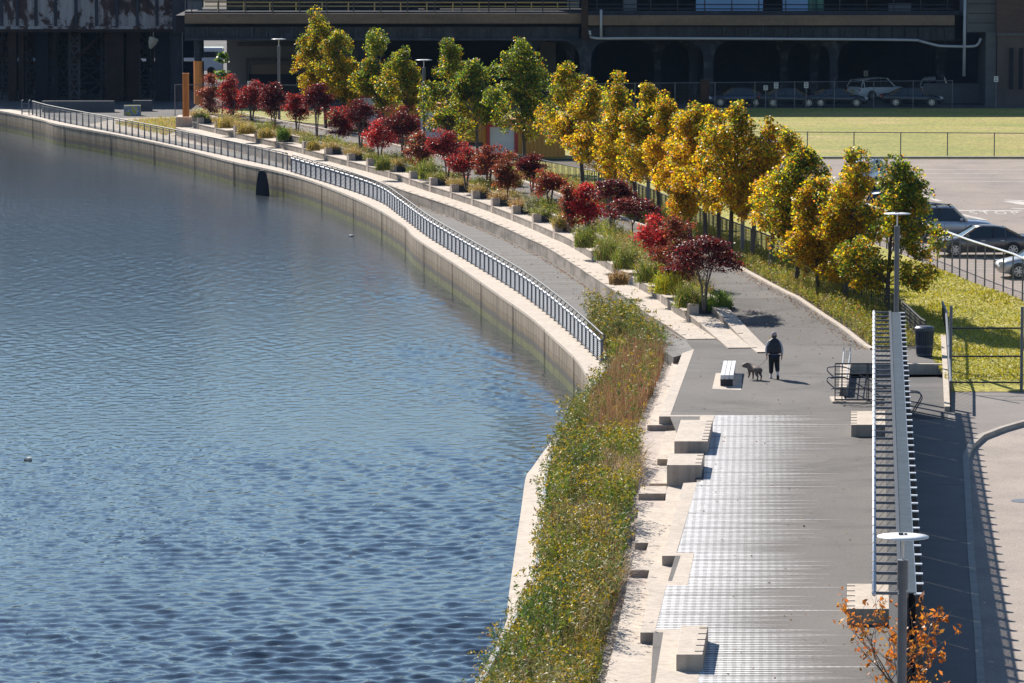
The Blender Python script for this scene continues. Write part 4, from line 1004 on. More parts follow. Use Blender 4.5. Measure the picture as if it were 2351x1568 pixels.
def meadow():
    rng = np.random.default_rng(77); zg = ZB + .05
    poly = [(p.x, p.y) for p in [P(u, v, zg) for u, v in [(1345, 752), (1440, 738), (1500, 775), (1530, 815), (1520, 850), (1500, 905), (1462, 985), (1462, 1085), (1448, 1165), (1430, 1290), (1412, 1400), (1386, 1500), (1362, 1600), (1290, 1800), (1085, 1800), (1162, 1568), (1222, 1432), (1254, 1310), (1264, 1200), (1272, 1090), (1302, 1030), (1335, 955), (1385, 890), (1415, 852), (1380, 800)]]]
    red = [(p.x, p.y) for p in [P(u, v, zg) for u, v in [(1405, 850), (1470, 800), (1540, 815), (1510, 935), (1462, 1030), (1345, 1040), (1330, 975), (1380, 900)]]]
    nc = 95; cx_, cy_ = scatter(rng, poly, nc); ch_ = np.clip(rng.normal(.80, .36, nc), .25, 1.55); ck = rng.integers(0, 6, nc); cf = rng.choice([0.0, .08, .2, .45, .6], nc)
    x, y = scatter(rng, poly, 10500); inr = inpoly(x, y, red); keep = ~inr | (rng.random(len(x)) < .13); x, y = x[keep], y[keep]
    dd = ((x[:, None] - cx_) ** 2 + (.22 * (y[:, None] - cy_)) ** 2) + rng.normal(0, .03, (len(x), nc)); ci = dd.argmin(1)
    keep = rng.random(len(x)) < np.clip(1.2 - .75 * np.sqrt(np.abs(dd[np.arange(len(x)), ci])), .18, 1); x, y, ci = x[keep], y[keep], ci[keep]
    FR2, YG2 = (.15, .21, .025), (.25, .27, .02)
    COLS = [[(FR2, 3), (YG2, 2), (GREEN, 1)], [(GREEN, 2), (DKGREEN, 4)], [(OLIVE, 3), (FR2, 1), (DKGREEN, 1)], [(DUSTY, 1.4), (OLIVE, 2), (TAN, 1)], [(FR2, 2), (DKGREEN, 2)], [(OLIVE, 2), (DKGREEN, 2), (BROWN, .5)]]
    parts = []
    for kk in range(6):
        for fl in (0.0, .08, .2, .45, .6):
            w = (ck[ci] == kk) & (cf[ci] == fl)
            if w.sum() < 3: continue
            h = np.clip(ch_[ci[w]] * rng.uniform(.7, 1.5, w.sum()), .25, 1.75)
            parts += goldenrod(rng, x[w], y[w], np.full(w.sum(), zg), h, flower=fl, cols=COLS[kk], lf=1.2)
    xe_, ye_ = scatter(rng, poly, 330); k_ = ~inpoly(xe_, ye_, red); xe_, ye_ = xe_[k_], ye_[k_]; parts += goldenrod(rng, xe_, ye_, np.full(len(xe_), zg), rng.uniform(1.0, 1.6, len(xe_)), flower=.8, cols=COLS[0], lf=1.3)
    lf_ = [p_ for p_ in resample(offset_line(PAR, .2), .10)]; lf_ = [p_ for p_ in lf_ if rng.random() < .5]; ne = len(lf_)
    parts += goldenrod(rng, np.array([p_.x for p_ in lf_]) + rng.normal(.0, .16, ne), np.array([p_.y for p_ in lf_]), np.full(ne, zg), np.clip(rng.normal(.75, .3, ne), .25, 1.3), flower=.7, cols=COLS[4], lf=1.2)
    V, Fq, col = merge(parts); tag(quads_mesh('goldenrod', V, Fq, M['blade'], col), 'dense goldenrod meadow with yellow plumes filling the river bed', 'wild flowers', kind='stuff')
    n = 8000; x, y = scatter(rng, red, n); k_ = (np.sin(x * 2.1) * np.sin(y * .5) + rng.normal(0, .5, n)) > -.3; x, y = x[k_], y[k_]; n = len(x); x = x + rng.normal(0, .22, n); y = y + rng.normal(0, 1.8, n); k_ = inpoly(x, y, poly); x, y = x[k_], y[k_]; n = len(x); c1 = [(.30, .13, .065), (.36, .19, .10), (.20, .085, .05), (.40, .27, .14)]
    A = blades(rng, np.stack([x, y, np.full(n, zg)], 1), rng.uniform(.5, 1.15, n), rng.uniform(.018, .035, n), rng.uniform(.05, .4, n), palette(rng, n, c1, [3, 2, 2, 1]))
    n2 = 5600; x, y = scatter(rng, poly, n2)
    B = blades(rng, np.stack([x, y, np.full(n2, zg)], 1), rng.uniform(.6, 1.5, n2), rng.uniform(.015, .032, n2), rng.uniform(.1, .5, n2), palette(rng, n2, [(.34, .26, .12), (.30, .17, .08), OLIVE], [2, 2, 1]))
    PT = []
    for (u0, u1, v0, v1, nn) in ((1375, 1475, 1075, 1135, 1500), (1310, 1440, 1215, 1250, 900), (1380, 1430, 1330, 1390, 700), (1290, 1350, 1060, 1110, 500)):
        q_ = [P(u, v, zg) for u, v in ((u0, v0), (u1, v0), (u1 - 15, v1), (u0 - 15, v1))]; x, y = scatter(rng, [(p.x, p.y) for p in q_], nn)
        PT.append(blades(rng, np.stack([x, y, np.full(nn, zg)], 1), rng.uniform(.7, 1.35, nn), rng.uniform(.018, .04, nn), rng.uniform(.2, .7, nn), palette(rng, nn, [(.55, .43, .24), (.44, .32, .16), (.36, .22, .12)], [2, 2, 1])))
    V, Fq, col = merge([A, B] + PT); tag(quads_mesh('meadow_grass', V, Fq, M['blade'], col), 'reddish brown dry grass standing in the flower bed', 'grass', kind='stuff')
    # planting between the kerb and the black fence
    ca, fa = resN(offset_line(CURB, .3), 60), resN(FEN, 60)
    poly = [(p.x, p.y) for p in offset_line(CURB, .35)[12:]] + [(p.x - .1, p.y) for p in reversed(FEN)]
    n = 5200; x, y = scatter(rng, poly, n); z = np.array([zland(b) - .02 for b in y]); h = np.clip(rng.normal(.48, .16, n), .15, .95)
    V, Fq, col = merge(goldenrod(rng, x, y, z, h, flower=.35, cols=[(YGREEN, 2), (FRESH, 1.5), (STRAW, 1.3), (OLIVE, 1.5), (ORANGE, .25)]) + [blades(rng, np.stack([x, y, z], 1), rng.uniform(.25, .85, n), rng.uniform(.02, .04, n), rng.uniform(.2, .8, n), palette(rng, n, [STRAW, OLIVE, TAN, YGREEN], [2, 2, 1, 1]))])
    tag(quads_mesh('verge_planting', V, Fq, M['blade'], col), 'yellow-green verge planting between path kerb and black fence', 'ground cover', kind='stuff')
    A_, B_ = resN(offset_line(L1X, 2.2), 120), resN(offset_line(L1X, 2.95), 120)
    poly = [(p.x, p.y) for p in A_[4:108]] + [(p.x, p.y) for p in reversed(B_[4:108])]
    n = 9000; x, y = scatter(rng, poly, n); dens = np.sin(y * .9 + np.sin(x)) * np.sin(y * .37 + 1.3) + rng.normal(0, .55, n); k_ = dens > -.35; x, y = x[k_], y[k_]; n = len(x)
    z = np.array([zland(b) * .82 for b in y]); h = np.clip(.38 + .22 * np.sin(y * .55) * np.sin(y * .21 + 2) + rng.normal(0, .14, n), .12, .95); h = np.where(y < 235, h * 1.7, h * 1.2); hue = np.sin(y * .33 + .7) + rng.normal(0, .4, n)
    parts = goldenrod(rng, x[hue > 0], y[hue > 0], z[hue > 0], h[hue > 0], flower=.22, cols=[(FRESH, 3), (YGREEN, 2), (GREEN, 2), (OLIVE, 2)]) + goldenrod(rng, x[hue <= 0], y[hue <= 0], z[hue <= 0], h[hue <= 0] * .8, flower=.15, cols=[(OLIVE, 2), (STRAW, 2), (TAN, 1), (DUSTY, 2)])
    parts.append(blades(rng, np.stack([x, y, z], 1), h * rng.uniform(.8, 1.5, n), rng.uniform(.02, .04, n), rng.uniform(.2, .9, n), palette(rng, n, [STRAW, OLIVE, TAN, FRESH], [2, 1.5, 1, 1])))
    V, Fq, col = merge(parts); tag(quads_mesh('underplanting', V, Fq, M['blade'], col), 'mixed green and straw underplanting round the planter boxes and maple stems', 'ground cover', kind='stuff')
    # fallen leaves
    pl_ = [(p.x, p.y) for p in L4] + [(p.x, p.y) for p in reversed(CURB)]
    x, y = scatter(rng, pl_, 900); c1 = np.stack([x, y, np.array([zland(b) + .02 for b in y])], 1)
    e_ = resample(offset_line(CURB, -.25), .06); c2 = np.array([(p.x + rng.normal(0, .18), p.y, zland(p.y) + .02) for p in e_])
    e_ = [p for p in resample(offset_line(L1, -.12), .07) if rng.random() < .8]; c3 = np.array([(p.x - abs(rng.normal(0, .12)), p.y, zb(p.y) + .02) for p in e_])
    e_ = [p for p in resample(offset_line(L1, .9), .9)]; c4 = np.array([(p.x + rng.uniform(-.8, .3), p.y, .05) for p in e_])
    bx_, by_ = scatter(rng, [(P(u, v, ZB).x, P(u, v, ZB).y) for u, v in [(940, 500), (1260, 600), (1400, 690), (1330, 700), (1080, 590)]], 260); c5 = np.stack([bx_, by_, np.array([zb(b) + .02 for b in by_])], 1)
    px_, py_ = scatter(rng, [(P(u, v).x, P(u, v).y) for u, v in [(1600, 810), (1990, 810), (1990, 1500), (1900, 1560), (1620, 1560)]], 130); c6 = np.stack([px_, py_, np.full(130, .025)], 1)
    c = np.concatenate([c1, c2, c3, c4, c5, c6]); n = len(c); nr = palette(rng, n, [ORANGE, BROWN, GOLD, DKRED, TAN], [2, 3, 1, 1.2, 2]) * .6
    V, Fq, col = leaf_quads(rng, c, rng.uniform(.03, .06, n), nr, flat=4.0, asp=.7); tag(quads_mesh('leaf_litter', V, Fq, M['leaf'], col), 'fallen brown and orange leaves scattered along the walks', 'fallen leaves', kind='stuff')
    # short turf on the near lawn
    poly = [(p.x, p.y) for p in FEN[16:]] + [(P(2172, 872).x, P(2172, 872).y), (P(2420, 872).x, P(2420, 872).y), (LOTF[4].x, LOTF[4].y), (LOTF[3].x, LOTF[3].y), (LOTF[2].x, LOTF[2].y)]
    n = 26000; x, y = scatter(rng, poly, n); cl = np.sin(x * 1.3 + np.sin(y * .4)) * np.sin(y * .55 + x * .2); h = .05 + .07 * rng.random(n) + .05 * (cl > .25)
    A = blades(rng, np.stack([x, y, np.array([zland(b) for b in y])], 1), h, rng.uniform(.05, .10, n), rng.uniform(.3, 1.0, n), palette(rng, n, [(.42, .38, .018), (.52, .44, .025), (.27, .28, .02), (.50, .40, .07)], [2, 2, 1.4, 1]), seg=1)
    tag(quads_mesh('turf', *A[:2], M['blade'], A[2]), 'short yellow-green mown grass behind the black fence', 'grass', kind='stuff')
    # weeds in front of the far wall end
    poly = [(p.x, p.y) for p in [P(u, v, ZB) for u, v in [(262, 284), (330, 274), (404, 272), (406, 302), (380, 312)]]]
    n = 3000; x, y = scatter(rng, poly, n)
    A = blades(rng, np.stack([x, y, np.full(n, ZB)], 1), rng.uniform(.1, .4, n), rng.uniform(.03, .06, n), rng.uniform(.2, .7, n), palette(rng, n, [STRAW, FRESH, YGREEN, TAN], [2, 1, 1, 1.4]))
    tag(quads_mesh('weeds', *A[:2], M['blade'], A[2]), 'dry weeds on bare ground behind the far railing end', 'weeds', kind='stuff')
meadow()
sheet('bare_ground', [P(270, 272, ZB), P(404, 268, ZB), P(406, 300, ZB), P(640, 362, ZB), P(560, 352, ZB), P(326, 311, ZB), P(200, 287, ZB)], M['gravel'], ZB + 0.012, land=False)
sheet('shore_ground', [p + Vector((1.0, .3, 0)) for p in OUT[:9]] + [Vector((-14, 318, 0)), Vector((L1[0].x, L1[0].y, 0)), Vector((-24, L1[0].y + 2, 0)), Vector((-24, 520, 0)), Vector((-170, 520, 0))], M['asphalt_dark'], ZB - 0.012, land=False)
# ------------------------------------------------------------------ pergola with screen wall
def pergola():
    def at(t): y = 105.5 + (171.5 - 105.5) * t; return Vector((WX(y), y, 0))
    o = thing('pergola', 'long steel pergola with dark slatted screen wall, cable-braced arms and white edge tube', 'pergola', at(.5))
    d = (at(1) - at(0)).normalized(); r = Vector((d.y, -d.x, 0)); rz = math.atan2(d.y, d.x) - math.pi / 2
    n = 45; top = 3.0
    L = (at(1) - at(0)).length
    def w(t, x, z): p = at(t) + r * x; return (p.x, p.y, z)
    m = MB(); m.tube([w(-.004, -.80, top), w(1.004, -.80, top)], .05, 10); m.build('edge_tube', M['steel_bright'], o, smooth=True)
    m = MB(); m.bar(w(0, -.20, top - .05), w(1, -.20, top - .05), .09, .20); m.build('beam', M['steel_dark'], o)
    m = MB(); m.bar(w(0, .17, top - .05), w(1, .17, top - .05), .03, .08)
    g = MB()
    for k in range(int(L / .16)):
        t = k * .16 / L
        g.bar(w(t, -.15, top + .01), w(t, .17, top + .01), .085, .03)
    g.build('louvre_band', M['grating'], o)
    m.build('edge_angle', M['steel_bright'], o)
    for k in range(14):                     # slatted screen panels, narrow gaps between
        t0, t1 = k / 14 + .0007, (k + 1) / 14 - .0007
        m = MB()
        m.bar(w(t0, -.02, 1.46), w(t1 if k < 13 else .955, -.02, 1.46), .05, 2.86); m.build('screen_panel', M['plank'], o)
    m = MB(); m.bar(w(0, -.24, .22), w(.955, -.24, .22), .30, .44); m.build('plinth', M['plank'], o)
    for k in range(n):
        t = k / (n - 1)
        m = MB(); m.bar(w(t, -.80, top - .01), w(t, -.17, top - .01), .055, .07); m.build('arm', M['steel'], o)
        m = MB(); m.bar(w(t, .24, ZS - .05), w(t, .24, top - .03), .16, .22); m.build('post', M['steel_dark'], o)
        m = MB(); m.box((*w(t, .24, 0)[:2], top - .015), (.24, .20, .028), rz); m.build('post_cap', M['steel_bright'], o)
        if k < n - 1:
            m = MB(); m.tube([w(t + .35 / n, -.72, top - .55), w(t + 1 / (n - 1), -.15, top - .02)], .007, 4); m.tube([w(t + .30 / n, -.8, top - .05), w(t + .35 / n, -.72, top - .55)], .005, 4); m.build('brace_cable', M['steel_dark'], o)
        m = MB(); m.tube([w(t - .001, -.80, top), w(t + .001, -.80, top)], .058, 10); m.build('sleeve', M['steel_dark'], o)
pergola()

# ------------------------------------------------------------------ lamps
def lamps():
    proto = None
    for (u, v, zb_, lab) in [(2073, 1233, 0, 'nearest grey lamp post with white disc, in front of the pergola end'), (2060, 491, 0, 'grey lamp post with white disc at the far end of the pergola'),
                             (1706, 313, .8, 'lamp post whose white disc pokes out of the yellow plane tree'), (1489, 250, .8, 'lamp post disc beside the slim orange-gold tree'),
                             (1378, 222, .8, 'lamp post disc above the gold and green trees'), (973, 138, .8, 'lamp post with white disc left of the wide green trees'), (640, 90, .8, 'farthest lamp post standing clear left of the trees')]:
        zz = zb_
        for _ in range(6): p = P(u, v, zz + 5.9); zz = zland(p.y)
        if proto is None:
            o = proto = thing('street_lamp', lab, 'street lamp', (p.x, p.y, zz), group='disc-topped lamp posts')
            m = MB(); m.lathe([(.17, 0), (.17, .03), (.1, .04), (.1, 4.72)], 16); m.build('pole', M['pole'], o, local=True, smooth=False)
            m = MB(); m.lathe([(.085, 4.72), (.085, 4.80), (.115, 4.80), (.115, 5.42), (.03, 5.43)], 16); m.build('lamp_housing', M['pole'], o, local=True)
            m = MB(); m.tube([(0, 0, 5.4), (0, 0, 5.9)], .028, 8); m.build('neck', M['steel_bright'], o, local=True)
            m = MB(); m.lathe([(.01, 5.86), (.30, 5.875), (.54, 5.90), (.545, 5.915), (.30, 5.94), (.01, 5.95)], 32); m.build('disc', M['white_disc'], o, local=True, smooth=True)
            m = MB(); m.box((-.04, 0, 5.965), (.10, .05, .05)); m.box((.06, .02, 5.96), (.06, .05, .04)); m.build('bracket', M['steel_dark'], o, local=True)
        else:
            o = copy_tree(proto); o.location = (p.x, p.y, zz); o['label'] = lab
lamps()

# ------------------------------------------------------------------ black picket fence and chain-link fences
def black_fence():
    L = resample(FEN, .30); zz = [zland(p.y) for p in L]
    o = thing('picket_fence', 'long black iron fence between verge planting and lawn', 'fence', L[len(L) // 2])
    m = MB(); m.tube([(p.x, p.y, z + 1.12) for p, z in zip(L, zz)], .035, 6); m.build('top_rail', M['black_iron'], o)
    m = MB(); m.tube([(p.x, p.y, z + .10) for p, z in zip(L, zz)], .02, 5); m.build('bottom_rail', M['black_iron'], o)
    s = MB()
    for h in (.3, .48, .66, .84, .98): s.tube([(p.x, p.y, z + h) for p, z in zip(L, zz)], .008, 4)
    a = s.build('cable', M['steel_dark'], o); a['kind'] = 'stuff'
    near = list(zip(L, zz))[::-1]
    s = MB()
    for k, (p, z) in enumerate(near):
        if k % 4 == 0 and k < 380:
            m = MB(); m.box((p.x, p.y, z + .54), (.06, .07, 1.14)); m.build('post', M['black_iron'], o)
        else: s.box((p.x, p.y, z + .60), (.035, .05, 1.0))
    a = s.build('baluster', M['black_iron'], o); a['kind'] = 'stuff'
black_fence()
def chain_fence(name, label, pts, h, step, group=None, thick=.03, toprail=M['steel'], mesh=True):
    L = resample(pts, step); zz = [zland(p.y) if p.y > 150 else 0 for p in L]
    o = thing(name, label, 'fence', L[len(L) // 2], group=group)
    m = MB(); m.tube([(p.x, p.y, z + h) for p, z in zip(L, zz)], thick, 6); m.build('top_rail', toprail, o)
    for p, z in zip(L, zz):
        m = MB(); m.tube([(p.x, p.y, z - .05), (p.x, p.y, z + h + .04)], .035, 6); m.build('post', M['steel'], o)
    if mesh:
        m = MB(); m.strip([(p.x, p.y, z + .04) for p, z in zip(L, zz)], [(p.x, p.y, z + h) for p, z in zip(L, zz)]); m.build('wire_mesh', M['chain'], o)
    return o
p = PL(2126, 606); chain_fence('chain_link_fence', 'chain-link fence with thick pale top rail between parked cars and lawn', LOTF[1:], hgt(p, 515), 1.55, thick=.05, toprail=M['steel_bright'])
p = PL(2000, 357); chain_fence('chain_link_fence', 'low chain-link fence crossing the dry field', [PL(1640, 355), PL(2700, 361)], hgt(p, 304), 3.0)
p = PL(1700, 252); chain_fence('chain_link_fence', 'chain-link fence along the shaded foot of the viaduct', [PL(1180, 257), PL(2235, 247)], hgt(p, 189), 3.1)
p = PL(500, 268); chain_fence('chain_link_fence', 'chain-link fence behind the farthest red maples', [PL(402, 266), PL(830, 268)], hgt(p, 196), 5.0)
def gate():
    a, b = P(2182, 888, -.15), P(2345, 890, -.15)
    o = thing('chain_link_gate', 'tall chain-link gate panel with two posts beside the sidewalk', 'gate', a)
    for x in (a, b):
        m = MB(); m.tube([(x.x, x.y, -.3), (x.x, x.y, 2.95)], .06, 8); m.build('post', M['steel'], o)
    for h in (.02, 1.02, 2.1):
        m = MB(); m.tube([(a.x, a.y, h), (b.x, b.y, h + .03)], .035, 6); m.build('rail', M['steel_dark'], o)
    m = MB(); m.tube([(a.x, a.y, 2.05), (b.x, b.y, .06)], .008, 4); m.build('tension_wire', M['steel_dark'], o)
    m = MB(); m.add([(a.x, a.y, 0), (b.x, b.y, 0), (b.x, b.y, 2.1), (a.x, a.y, 2.1)], [(0, 1, 2, 3)]); m.build('wire_mesh', M['chain'], o)
gate()

# ------------------------------------------------------------------ stairs, ramp guard rails, retaining wall
def stair_area():
    a, b = P(1940, 838), P(2168, 839)
    m = MB(); m.bar((a.x, a.y, -.14), (b.x, b.y, -.14), .26, .42)
    tag(m.build('retaining_wall', M['concrete']), 'low concrete retaining wall with shaded front behind the stair opening', 'wall')
    m = MB(); p0, p1, p2, p3 = P(1930, 836, .06), P(1953, 836, .06), P(1946, 889, .06), P(1926, 889, .06); m.prism([p0, p1, p2, p3], -.4, .06)
    o = thing('stair_wall', 'narrow concrete stair wall topped by a small steel rail ladder', 'wall', p3)
    m.build('wall', M['concrete'], o)
    for s in (0.3, .95):
        x0 = p0.lerp(p1, s); x1 = p3.lerp(p2, s)
        m = MB(); m.tube([(x0.x, x0.y, .06), (x0.x, x0.y, .75)], .03, 6); m.tube([(x0.x, x0.y, .55), (x1.x, x1.y, .5), (x1.x, x1.y, .06)], .022, 6); m.build('rail', M['steel_bright'], o)
    for k in range(5):
        x = p0.lerp(p3, .05 + k * .05); y = p1.lerp(p2, .05 + k * .05)
        m = MB(); m.tube([x + Vector((.2, 0, .55 - k * .02)), y + Vector((0, 0, .55 - k * .02))], .014, 5); m.build('rung', M['steel_bright'], o)
    for (v0, lab, vk) in ((925, 'nearer steel guard rail with looped stair handrails', 0), (900, 'farther steel guard rail behind the looped handrails', 1)):
        a, b = P(1917, v0), P(2050, v0)
        o = thing('guard_rail', lab, 'guard rail', a, group='stair guard rails')
        for x in (0, .12, .55, .58, 1.0):
            p = a.lerp(b, x); m = MB(); m.box((p.x, p.y, .53), (.035, .05, 1.06)); m.build('post', M['steel_dark'], o)
        for h in (1.07, .12):
            m = MB(); m.bar((a.x, a.y, h), (b.x, b.y, h), .05, .05); m.build('rail', M['steel_dark'], o)
        for k in range(7):
            h = .25 + k * .11; m = MB(); m.tube([(a.x, a.y, h), (b.x, b.y, h)], .007, 4); m.build('cable', M['steel'], o)
        for dx, dz in ((0, 0), (.05, -.42)):
            y = a.y - .1; x = a.x + dx; z = .95 + dz
            pts = [(x - .05, y, z - .38), (x - .28, y, z - .16), (x - .30, y, z - .05), (x - .22, y, z), (x + .35, y, z), (x + 1.0, y, z - .34), (x + 2.4, y, z - 1.05)]
            if dz < 0: pts = pts[3:]
            m = MB(); m.tube(smooth_line([Vector(p) for p in pts], 4), .024, 6); m.build('handrail', M['steel'], o, smooth=True)
    m = MB(); a, b = P(1911, 925), P(2050, 927); m.bar((a.x, a.y, .03), (b.x, b.y, .03), .28, .06); m.box((a.x + .25, a.y + .6, .04), (.5, 1.6, .08))
    tag(m.build('stair_kerb', M['concrete']), 'pale concrete kerb at the head of the stairs', 'kerb')
    a = P(2090, 955, ZS); o = thing('looped_handrail', 'pair of looped steel handrails emerging right of the pergola', 'handrail', a)
    for dy in (0, .5):
        y = a.y + dy; m = MB(); m.tube(smooth_line([Vector(p) for p in [(a.x - .5, y, ZS + .85), (a.x + .25, y, ZS + .85), (a.x + .42, y, ZS + .70), (a.x + .35, y, ZS + .5), (a.x + .05, y, ZS)]], 4), .024, 6); m.build('handrail', M['steel'], o, smooth=True)
    L = [P(2163, 752), P(2172, 775), P(2176, 840, -.1), P(2182, 945, ZS)]
    o = thing('ramp_railing', 'dark curved guard rail on a pale kerb along the right side of the ramp', 'railing', L[2])
    m = MB(); m.tube([(p.x, p.y, p.z + 1.1) for p in L], .05, 6); m.build('top_rail', M['steel'], o)
    R = resample(L, .45)
    for p in R:
        m = MB(); m.box((p.x, p.y, p.z + .55), (.035, .05, 1.1)); m.build('post', M['black_iron'], o)
    m = MB()
    for p, p2 in zip(L[1:], L[2:]): m.bar((p.x - .1, p.y, p.z + .08), (p2.x - .1, p2.y, p2.z + .08), .24, .22)
    m.build('kerb', M['concrete'], o)
stair_area()

def litter_bin():
    p = P(2122, 818); o = thing('litter_bin', 'blue-grey slatted steel litter bin behind the pergola', 'litter bin', p)
    m = MB()
    for k in range(30):
        a = k * 6.283 / 30; pts = [(.30 * math.cos(a), .30 * math.sin(a), .06), (.345 * math.cos(a), .345 * math.sin(a), .6), (.36 * math.cos(a), .36 * math.sin(a), 1.12)]
        m.tube(pts, .022, 5)
    m.build('slats', M['can_blue'], o, local=True)
    for z, r in ((.08, .32), (.42, .355), (1.1, .385)):
        m = MB(); m.lathe([(r - .03, z - .04), (r, z - .04), (r, z + .05), (r - .03, z + .05)], 28); m.build('band', M['can_blue'], o, local=True)
    m = MB(); m.lathe([(.26, .04), (.30, 1.0)], 20); m.build('liner', M['trim_black'], o, local=True)
    m = MB(); m.lathe([(.38, 1.13), (.39, 1.16), (.30, 1.22), (.16, 1.23)], 28); m.build('lid', M['can_blue'], o, local=True, smooth=False)
litter_bin()

def bench():
    pad = [P(1643.5, 857), P(1704, 857), P(1701.7, 896.5), P(1635, 893.4)]
    m = MB(); m.prism(pad, -.1, .012); tag(m.build('bench_pad', M['concrete']), 'pale square concrete pad under the white bench', 'paving slab')
    n0, n1, f0, f1 = P(1653.8, 861, .46), P(1684.5, 861, .46), P(1661, 828, .46), P(1690.5, 828, .46)
    o = thing('park_bench', 'backless bench of three white planks on a dark pedestal', 'bench', (n0 + f1) / 2 - Vector((0, 0, .46)))
    for k in range(3):
        s0, s1 = k / 3 + .02, (k + 1) / 3 - .02
        for t0, t1 in ((0, .49), (.495, 1)):
            def at(s, t): return n0.lerp(n1, s).lerp(f0.lerp(f1, s), t)
            m = MB(); m.prism([at(s0, t0), at(s1, t0), at(s1, t1), at(s0, t1)], .30, .46); m.build('plank', M['white_disc'], o, bevel=.01)
    for t in (.06, .88):
        c = n0.lerp(n1, .5).lerp(f0.lerp(f1, .5), t); m = MB(); m.box((c.x - .02, c.y + .1, .155), (.46, .35, .29)); m.build('pedestal', M['steel_dark'], o)
bench()

# ------------------------------------------------------------------ shipping-container kiosks
def container(u, vt, vb, uL, label, door=(.12, .42), proto=[None]):
    p = PL(u, vb); h = hgt(p, vt); L = 5.2
    o = thing('container_kiosk', label, 'shipping container', p, group='orange container kiosks')
    m = MB()
    def corr(x0, x1, y, z0, z1, n, face=-1):
        vs, fs = [], []
        for k in range(n * 4 + 1):
            x = x0 + (x1 - x0) * k / (n * 4); d = (0, 0, .035, .035)[k % 4] * face
            vs += [(x, y + d, z0), (x, y + d, z1)]
        for k in range(n * 4): fs.append((2 * k, 2 * k + 2, 2 * k + 3, 2 * k + 1))
        m.add(vs, fs)
    corr(0, L * door[0], 0, .1, h, 3); corr(L * door[1], L, 0, .1, h, 12); corr(L * door[0], L * door[1], 0, h * .86, h, 5); corr(0, L, 2.4, .1, h, 20)
    m.box((0.0, 1.2, h / 2 + .05), (.06, 2.44, h - .1)); m.box((L, 1.2, h / 2 + .05), (.06, 2.44, h - .1)); m.box((L / 2, 1.2, h - .04), (L, 2.4, .1)); m.box((L / 2, 1.2, .12), (L, 2.4, .1))
    m.build('body', M['orange_can'], o, local=True)
    m = MB(); m.bar((0, -.06, h - .02), (L, -.06, h - .02), .12, .14); m.bar((0, -.05, .1), (L, -.05, .1), .1, .14); m.build('rail', M['orange_can'], o, local=True)
    x0, x1 = L * door[0], L * door[1]
    for x in (x0, x1): 
        m = MB(); m.box((x, -.07, h * .43 + .05), (.20, .12, h * .86)); m.build('door_frame', M['red_paint'], o, local=True)
    m = MB(); m.box(((x0 + x1) / 2, -.07, h * .84), (x1 - x0 - .2, .12, .12)); m.build('lintel', M['red_paint'], o, local=True)
    m = MB(); m.box(((x0 + x1) / 2, -.02, h * .40 + .08), (x1 - x0 - .2, .05, h * .76))
    for k in range(9): m.box(((x0 + x1) / 2, -.05, .2 + k * h * .085), (x1 - x0 - .24, .012, .02))
    m.build('roller_door', M['white_door'], o, local=True)
    return o
container(796, 207, 300, 0, 'farthest orange container kiosk with red door frame', (.06, .44))
container(951, 239, 328, 0, 'middle orange container kiosk with white roller door', (.06, .44))
container(1110, 275, 362, 0, 'nearest orange container kiosk half hidden by green plane trees', (.06, .40))

